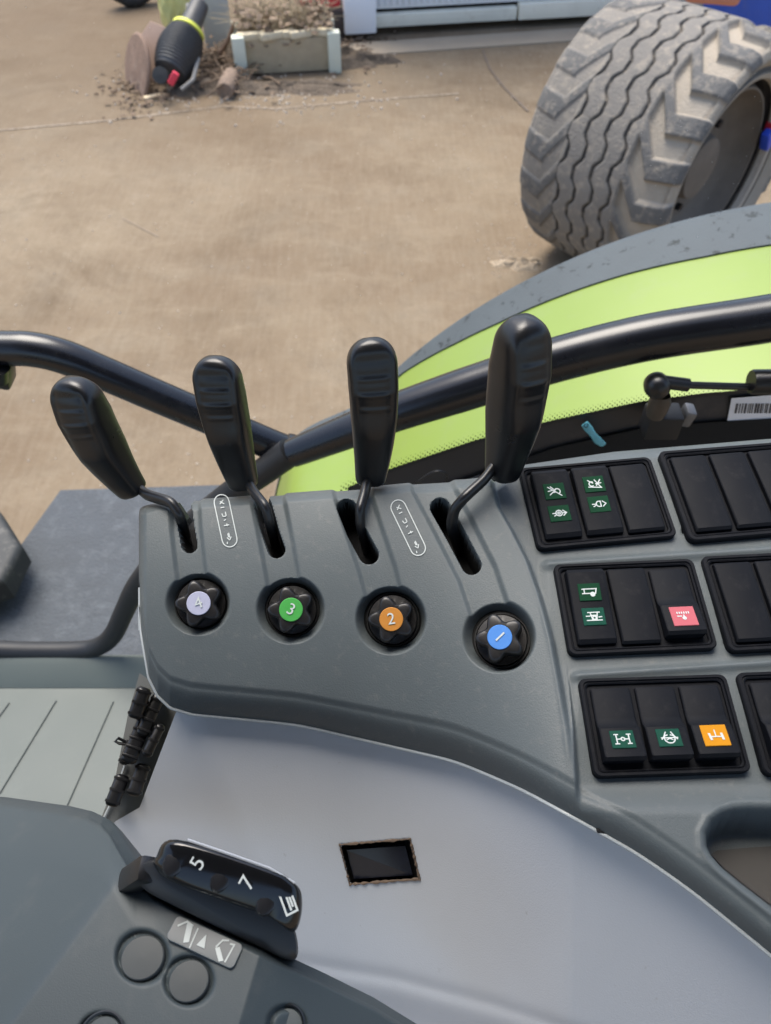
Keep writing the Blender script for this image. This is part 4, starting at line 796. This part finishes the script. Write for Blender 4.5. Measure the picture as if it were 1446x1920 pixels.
ICON = dict(
    worklight_off=[circ_pts(1.6 * k_, -.4 * k_, 1.9 * k_, 12, -60, 200), [(-4 * k_, 3 * k_), (4 * k_, -3.6 * k_)], [(-4.2 * k_, 0), (-1.6 * k_, .6 * k_)], [(-3.4 * k_, -2.6 * k_), (-1.2 * k_, -.8 * k_)], [(-2.2 * k_, 3.2 * k_), (-.6 * k_, 1.4 * k_)], [(-1 * k_, -1 * k_), (1.2 * k_, 1.6 * k_)]],
    worklight_rear=[circ_pts(-1.8 * k_, 0, 1.6 * k_, 12, 60, 300), [(-4 * k_, -2 * k_), (4.2 * k_, -3 * k_)], [(.6 * k_, 2.8 * k_), (3.8 * k_, -2.6 * k_)], [(1 * k_, 0), (4.4 * k_, .4 * k_)], [(4.2 * k_, 2.8 * k_), (1.2 * k_, -1.2 * k_)], [(-3.8 * k_, 2.8 * k_), (-1 * k_, .6 * k_)]],
    lamp=[circ_pts(-.4 * k_, 0, 2.0 * k_, 14), circ_pts(-.4 * k_, 0, .8 * k_, 8), [(-4.4 * k_, 0), (-3 * k_, 0)], [(2.4 * k_, 1.8 * k_), (4.4 * k_, 0), (2.4 * k_, -1.8 * k_)], [(2.4 * k_, 0), (3.4 * k_, 0)], [(-3.6 * k_, -1.8 * k_), (-2.6 * k_, -1.2 * k_)]],
    lamp_front=[circ_pts(0, 0, 1.9 * k_, 12, 90, 270), [(0, 1.9 * k_), (1 * k_, 1.9 * k_), (1 * k_, -1.9 * k_), (0, -1.9 * k_)], [(-4.4 * k_, 0), (-2.6 * k_, 0)], [(2.4 * k_, 1.8 * k_), (4.4 * k_, 0), (2.4 * k_, -1.8 * k_)], [(-3.8 * k_, -1.6 * k_), (-2.6 * k_, -1 * k_)]],
    tipper=[[(-3.4 * k_, -1 * k_), (-3.4 * k_, 2 * k_), (4.2 * k_, 2 * k_), (3.4 * k_, -1 * k_), (-4.6 * k_, -1 * k_)], circ_pts(1.6 * k_, -1.6 * k_, 1.2 * k_, 12), circ_pts(1.6 * k_, -1.6 * k_, .5 * k_, 8), [(-4.6 * k_, 1.9 * k_), (-3.4 * k_, 2 * k_)]],
    tractor_lamp=[[(-3.4 * k_, 2.6 * k_), (3.6 * k_, 2.6 * k_)], [(-2 * k_, 2.6 * k_), (-1 * k_, -2.6 * k_)], [(2.4 * k_, 2.6 * k_), (1.4 * k_, -2.6 * k_)], [(-4.4 * k_, -2.6 * k_), (4.6 * k_, -2.6 * k_)], [(-2 * k_, .6 * k_), (2 * k_, .6 * k_)], [(-4.6 * k_, .2 * k_), (-2.6 * k_, .2 * k_)], circ_pts(.2 * k_, -1 * k_, 1.1 * k_, 10), [(3 * k_, -.6 * k_), (4.6 * k_, -.4 * k_)]],
    axle=[[(-3.6 * k_, 3 * k_), (-3.6 * k_, -3 * k_)], [(3.6 * k_, 3 * k_), (3.6 * k_, -3 * k_)], [(-4.6 * k_, 3 * k_), (-2.6 * k_, 3 * k_)], [(-4.6 * k_, -3 * k_), (-2.6 * k_, -3 * k_)], [(4.6 * k_, 3 * k_), (2.6 * k_, 3 * k_)], [(4.6 * k_, -3 * k_), (2.6 * k_, -3 * k_)], [(-3.6 * k_, 0), (-1 * k_, 0)], [(1 * k_, 0), (3.6 * k_, 0)], circ_pts(0, 0, 1 * k_, 12)],
    steer=[circ_pts(0, -.6 * k_, 3 * k_, 20, -200, 20), [(-4.6 * k_, -.2 * k_), (4.6 * k_, -.2 * k_)], [(-4.4 * k_, -1 * k_), (-2.8 * k_, 1 * k_), (-1 * k_, 1.6 * k_)], [(4.4 * k_, -1 * k_), (2.8 * k_, 1 * k_), (1 * k_, 1.6 * k_)], [(-1.6 * k_, 3.4 * k_), (-2.6 * k_, 1.6 * k_)], [(1.6 * k_, 3.4 * k_), (2.6 * k_, 1.6 * k_)], [(-1.6 * k_, -1.4 * k_), (0, -.6 * k_), (1.6 * k_, -1.4 * k_)]],
    pto=[[(0, 3.2 * k_), (0, -1 * k_)], [(-3.2 * k_, 1 * k_), (-2.6 * k_, -2.8 * k_)], [(3.2 * k_, 1 * k_), (3.6 * k_, -2.8 * k_)], [(-2.6 * k_, -1 * k_), (3 * k_, -1 * k_)], [(-3.9 * k_, 1 * k_), (-3.3 * k_, -2.8 * k_)], [(3.9 * k_, 1 * k_), (4.3 * k_, -2.8 * k_)]],
    shower=[[(x * k_, 1.8 * k_), (x * k_, 2.6 * k_)] for x in (-3.6, -2.2, -.8, .6, 2, 3.4)] + [[(-3.8 * k_, -.2 * k_), (-1.6 * k_, -.2 * k_)], circ_pts(0, -1.6 * k_, .9 * k_, 10), circ_pts(0, -1.6 * k_, .4 * k_, 8), [(0, -.4 * k_), (0, .4 * k_)]])
def symbol(parent, kind, y, icon, back, bw=.0135, bh=.0125):
    z, sl_ = top_at(kind, y); M_ = Matrix.Translation((0, y, z + .0003)) @ Matrix.Rotation(sl_, 4, 'X'); mb = MB()
    mb.box((bw, bh, .0006), M_, .0003, 1, mi=0); strokes(mb, ICON[icon], .0007, .00045, M=M_, mi=1); return part('symbol', mb, [back, M_WHITE], parent, True, smooth=False)
BANKS = [(((986, 876), (1240, 847), (1254, 1005), (998, 1022)), ['up', 'up', 'blank'], [[(.0075, 'worklight_off', M_GREEN), (-.0085, 'lamp', M_GREEN)], [(.0100, 'worklight_rear', M_GREEN), (-.0045, 'lamp_front', M_GREEN)], []], 'black switch bank with two pairs of green lamp symbols'),
         (((1258, 845), (1510, 820), (1525, 990), (1273, 1006)), ['blank', 'blank', 'blank'], [[], [], []], 'blank black switch bank beside the one with green lamp symbols'),
         (((1046, 1057), (1318, 1040), (1334, 1215), (1062, 1222)), ['up', 'blank', 'down'], [[(.0080, 'tipper', M_GREEN), (-.0080, 'tractor_lamp', M_TEAL)], [], [(-.0105, 'shower', M_PINK)]], 'black switch bank with a pink symbol and a green trailer symbol'),
         (((1335, 1042), (1600, 1025), (1620, 1205), (1353, 1215)), ['blank', 'blank', 'blank'], [[], [], []], 'blank black switch bank beside the one with the pink symbol'),
         (((1093, 1272), (1378, 1258), (1400, 1447), (1110, 1452)), ['down', 'down', 'down'], [[(-.0095, 'axle', M_TEAL)], [(-.0095, 'steer', M_TEAL)], [(-.0090, 'pto', M_AMBER)]], 'black switch bank with an amber symbol and two green axle symbols'),
         (((1400, 1262), (1690, 1245), (1715, 1440), (1422, 1447)), ['down', 'blank', 'blank'], [[], [], []], 'black switch bank beside the one with the amber symbol')]
for q, kinds, syms, lab_ in BANKS:
    pts = np.array([surf_base(np.array(float(a)), np.array(float(b))) for a, b in q]); cen = pts.mean(0); xd = (pts[1] - pts[0] + pts[2] - pts[3]) / 2; yd = (pts[0] - pts[3] + pts[1] - pts[2]) / 2
    nn = np.cross(xd, yd); nn /= np.linalg.norm(nn); M_ = frame_at(cen - nn * .0055, nn, xd); sx_, sy_ = np.linalg.norm(xd) / BW_, np.linalg.norm(yd) / BH_
    t = thing('switch_bank', lab_, 'switch bank', group='black switch banks on the console', matrix=M_ @ Matrix.Diagonal((sx_, sy_, 1, 1)))
    link('bank_frame', FRAME, t)
    for x, k, sy in zip(RX, kinds, syms):
        r_ = link('rocker', ROCK[k], t); r_.location = (x, -.001 if k == 'down' else 0, 0)
        for (yy, ic, bk) in sy: symbol(r_, k, yy, ic, bk, *((.0150, .0138) if bk in (M_PINK, M_AMBER) else (.0138, .0116)))

# ------------------------------------------------------------------ armrest unit in the near corner
ZA = H - .395
AT = pl([(-200, 1492), (0, 1501), (124, 1519), (165, 1529), (190, 1541), (207, 1559), (232, 1604), (257, 1646), (290, 1679), (350, 1712), (415, 1746), (539, 1808), (600, 1836), (700, 1885), (790, 1940)])
def arm_disp(px, py):
    d = np.zeros(px.shape)
    # fold from the top corner down to the lower left: the upper-left face drops away
    ax_, ay_, bx_, by_ = 226, 1655, 40, 1905; L_ = math.hypot(bx_ - ax_, by_ - ay_); s = ((px - ax_) * (by_ - ay_) - (py - ay_) * (bx_ - ax_)) / L_   # >0 right of the fold
    d -= .00026 * np.sqrt(np.maximum(-s, 0) ** 2 + 18 ** 2) - .0040
    s2 = px - (488 - (py - 1790) * .30); d -= .00018 * np.maximum(s2, 0) * 1.0
    dt = py - AT(px); d -= .007 * np.clip(1 - dt / 12, 0, 1) ** 2.0
    d -= .010 * np.clip(1 - (dt * .55) / 60, 0, 1) ** 2 * (1 - sm(180, 330, px))
    for bx, by, r in BTN: d -= .0030 * np.exp(-((np.hypot(px - bx, py - by) - r) / 5.5) ** 2)
    return d
BTN = [(267, 1795, 44), (354, 1839, 41), (191, 1945, 40), (538, 1922, 32)]
def arm(px, py, off=0.0):
    px, py = np.broadcast_arrays(np.asarray(px, float), np.asarray(py, float)); p = PZ(px, py, ZA); return EYE + (p - EYE) * (1 - arm_disp(px, py) / .395)[..., None] + np.array([0, 0, 1.0]) * off
ar = thing('armrest_unit', 'grey moulded armrest unit with round buttons and a pictogram plate', 'armrest', PZ(300, 1800, ZA))
axx = np.concatenate([np.linspace(-700, -200, 40)[:-1], np.linspace(-200, 790, 420)]); AX, AV = np.meshgrid(axx, np.linspace(0, 1, 200), indexing='ij'); AY = AT(AX) + (2300 - AT(AX)) * AV; G = arm(AX, AY)
tp = G[:, :1]; G = np.concatenate([tp + np.array([0, .006, -.10]), tp + np.array([0, .006, -.02]), tp + np.array([0, .004, -.005]), G], 1); part('shell', MB().grid(G), M_ARM, ar, sharp=60)
for bx, by, r in BTN:
    c = arm(np.array(float(bx)), np.array(float(by))); rm = r / F_PX * float(depth_of(c)); prof = [(rm * .93, -.004), (rm * .93, -.0010), (rm * .91, -.0003), (rm * .87, .0001), (rm * .5, .0003), (0, .0004)]
    mb = MB().lathe(prof, 56, M=Matrix.Translation(c) @ Matrix.Rotation(R(0), 4, 'X') @ Matrix.Scale(.93, 4, (0, 1, 0))); bt = part('round_button', mb, mat('button_plastic', (.055, .062, .064), .5, spec=.3, var=.06) if r > 36 and by < 1900 else M_ARM, ar)
    if by > 1900:
        mb = MB().lathe([(rm * 1.0, -.001), (rm * 1.08, .0012), (rm * 1.0, .0016), (rm * .92, .0008)], 56, M=Matrix.Translation(c)); part('button_ring', mb, M_BLACK, ar)
# pictogram plate
pc4 = [(330, 1716), (455, 1772), (441, 1822), (316, 1762)]; pcs = [arm(np.array(float(a)), np.array(float(b))) for a, b in pc4]; cen = np.mean(pcs, 0); xd = (pcs[1] - pcs[0] + pcs[2] - pcs[3]) / 2; yd = (pcs[0] - pcs[3] + pcs[1] - pcs[2]) / 2
cen = cen + np.array([0, 0, .0012]); Mp = frame_at(cen, np.cross(xd, yd), xd); pw, ph_ = np.linalg.norm(xd), np.linalg.norm(yd)
pt = part('pictogram_plate', MB().prism(rrect(pw, ph_, .0022), -.003, .0008, Mp, bev=.0003), mat('plate_grey', (.085, .10, .108), .45, var=.08), ar)
u = pw / 12
mb = MB(); strokes(mb, [[(-5 * u, .5 * u), (-4 * u, 1.5 * u), (-2.9 * u, 1.3 * u)]], .0008, .0010, M=Mp)
mb.prism([(-3.9 * u, 1.4 * u), (-2.9 * u, 1.5 * u), (-2.2 * u, -1.0 * u), (-3.0 * u, -1.4 * u)], .0008, .0012, Mp); strokes(mb, [[(-1.9 * u, 1.2 * u), (-1.7 * u, -1.6 * u)]], .0006, .0010, M=Mp)
mb.prism([(-.9 * u, -.9 * u), (.5 * u, -.9 * u), (-.2 * u, 1.0 * u)], .0008, .0012, Mp)
mb.prism([(2.0 * u, -.2 * u), (2.6 * u, .2 * u), (4.1 * u, -1.3 * u), (3.5 * u, -1.7 * u)], .0008, .0012, Mp); strokes(mb, [[(2.1 * u, .1 * u), (2.6 * u, 1.2 * u), (3.4 * u, 1.5 * u)], [(4.0 * u, 1.2 * u), (4.6 * u, 1.3 * u), (4.4 * u, -1.3 * u)]], .0007, .0010, M=Mp)
part('pictogram', mb, M_WHITE, pt, smooth=False)
# numbered display block standing behind the armrest
nb = thing('number_display', 'glossy black block with the white digits 5 and 7 behind the armrest unit', 'display', P(430, 1680, .36))
def Pq(a, b, d): return P(a, b, d)
DT, DB = .345, .372
f_t = [(332, 1574), (505, 1628), (552, 1655), (566, 1680), (564, 1722), (548, 1748), (505, 1720), (420, 1690), (318, 1652), (290, 1625), (292, 1608)]
def closed_curve(pts, n=72):
    p = np.array(pts, float); m = len(p); out = []
    for u in np.linspace(0, m, n, endpoint=False):
        i = int(u); f = u - i; a, b, c, d = p[(i - 1) % m], p[i % m], p[(i + 1) % m], p[(i + 2) % m]
        out.append(.5 * (2 * b + (c - a) * f + (2 * a - 5 * b + 4 * c - d) * f ** 2 + (3 * b - a - 3 * c + d) * f ** 3))
    return [tuple(q) for q in out]
f_t = closed_curve(f_t)
cenp = np.mean(f_t, 0)
mb = MB(); G = [[Pq(cenp[0] + (x - cenp[0]) * s, cenp[1] + (y - cenp[1]) * s, DT + dz) for x, y in f_t] for s, dz in ((.70, -.0016), (.82, -.0012), (.92, -.0002), (.97, .0014), (1.0, .0045), (1.0, .014), (.96, .034))]
mb.grid(np.array(G), closed_v=True); mb.f.append(tuple(range(len(f_t)))); mb.m.append(0); part('gloss_face', mb, M_GLOSS, nb, sharp=50)
fb_ = [(255, 1628), (292, 1612), (322, 1630), (420, 1664), (505, 1694), (550, 1735), (552, 1800), (470, 1768), (330, 1700), (268, 1665)]; fb_ = closed_curve(fb_); cb = np.mean(fb_, 0)
mb = MB(); G = [[Pq(cb[0] + (x - cb[0]) * s, cb[1] + (y - cb[1]) * s, DT + .010 + dz) for x, y in fb_] for s, dz in ((.9, -.001), (.98, 0), (1.0, .003), (1.0, .05))]
mb.grid(np.array(G), closed_v=True); mb.f.append(tuple(range(len(fb_)))); mb.m.append(0); part('lower_face', mb, mat('slate_plastic', (.022, .024, .027), .42, var=.15), nb, sharp=50)
def glyph(txt, x, y, size, ang, flip=False):
    c = P(x, y, DT - .0030); n_v = (EYE - c) / np.linalg.norm(EYE - c); M_ = frame_at(c, n_v, (1, 0, 0)) @ Matrix.Rotation(R(ang), 4, 'Z'); v, f = text_mb(txt, size)
    return part('digit', MB().add([tuple(M_ @ Vector(p)) for p in v], f), M_WHITE, nb, smooth=False)
glyph('5', 371, 1619, .0092, 62); glyph('7', 464, 1656, .0096, 62)
for (x, y), rr_ in (((330, 1612), 16), ((418, 1640), 17), ((503, 1684), 17)):
    c = P(x, y, DT - .0002); part('press_bump', MB().lathe([(.0052, -.002), (.0046, .0002), (.003, .0012), (0, .0016)], 28, M=frame_at(c, EYE - c, (.9, -.4, 0)) @ Matrix.Scale(1.5, 4, (0, 1, 0))), M_BUMP, nb)
mb = MB(); c = P(541, 1692, DT - .0022); M_ = frame_at(c, EYE - c, (1, 0, 0)) @ Matrix.Rotation(R(-65), 4, 'Z'); strokes(mb, [[(-.0045, .0025), (.0045, .0025), (.0045, -.0025), (-.0045, -.0025), (-.0045, .0025)], [(-.003, 0), (.003, 0)], [(-.003, .0012), (.002, .0012)]], .0009, .0, M=M_); part('pictogram', mb, M_WHITE, nb, smooth=False)
mb = MB().tube([P(352, 1575, DT + .002), P(420, 1598, DT + .001), P(505, 1628, DT + .001), P(552, 1656, DT + .002)], .0007, 6); part('bright_edge', mb, mat('edge_grey', (.35, .37, .40), .3), nb)
mb = MB().box((.010, .012, .03), Matrix.Translation(P(258, 1642, .365)) @ Matrix.Rotation(.6, 4, 'Y'), .003); part('pivot', mb, M_BLACK, nb)

# ------------------------------------------------------------------ connector plate under the console's corner
cp = thing('connector_plate', 'grey bracket under the console corner holding black cable plugs', 'bracket', P(260, 1420, .56))
pg = [(262, 1262), (345, 1318), (335, 1336), (266, 1512), (206, 1547), (190, 1534), (214, 1470), (240, 1340)]; DC = .555
mb = MB(); G = [[P(x, y, DC + dz) for x, y in pg] for dz in (0, .004)]; mb.grid(np.array(G), closed_v=True); mb.f += [tuple(range(8)), tuple(range(8, 16))]; mb.m += [0, 0]; part('bracket_plate', mb, mat('bracket_grey', (.14, .145, .14), .6, var=.2, vscale=20), cp, sharp=30)
part('bright_edge', MB().tube([P(236, 1432, DC - .002), P(212, 1500, DC - .002), P(192, 1540, DC - .002)], .0010, 8), M_LIP, cp)
def plug(px, py, ang, w_, l_, d=DC, ribs=4):
    c = P(px, py, d - .012); M_ = frame_at(c, EYE - c, (1, 0, 0)) @ Matrix.Rotation(R(ang), 4, 'Z'); mb = MB().box((w_ * .9, l_, .016), M_, .0038, 4)
    for i in range(ribs): mb.box((w_ * 1.0, l_ * .07, .0172), M_ @ Matrix.Translation((0, -l_ * .36 + i * l_ * .72 / max(ribs - 1, 1), .0002)), .0016, 2)
    return mb
PLG = [(258, 1385, -18, .012, .034, 5), (283, 1340, -20, .010, .030, 4), (262, 1318, -16, .011, .022, 3), (288, 1388, -22, .008, .024, 3), (240, 1410, -18, .008, .018, 2), (260, 1462, -14, .011, .022, 3), (220, 1482, -16, .011, .022, 3)]
for i, (x, y, a, w_, l_, rb_) in enumerate(PLG): part('cable_plug', plug(x, y, a, w_, l_, DC - (.004 if i in (2, 3) else 0), rb_), M_BLACK, cp)
part('wire_loop', MB().tube([P(238, 1392, DC - .01), P(222, 1384, DC - .012), P(216, 1390, DC - .012), P(224, 1394, DC - .012), P(240, 1396, DC - .01)], .0011, 8), M_BLACK, cp)
part('wire_loop', MB().tube([P(262, 1290, DC - .01), P(275, 1320, DC - .018), P(268, 1360, DC - .018), P(250, 1400, DC - .012)], .0022, 8), M_BLACK, cp)
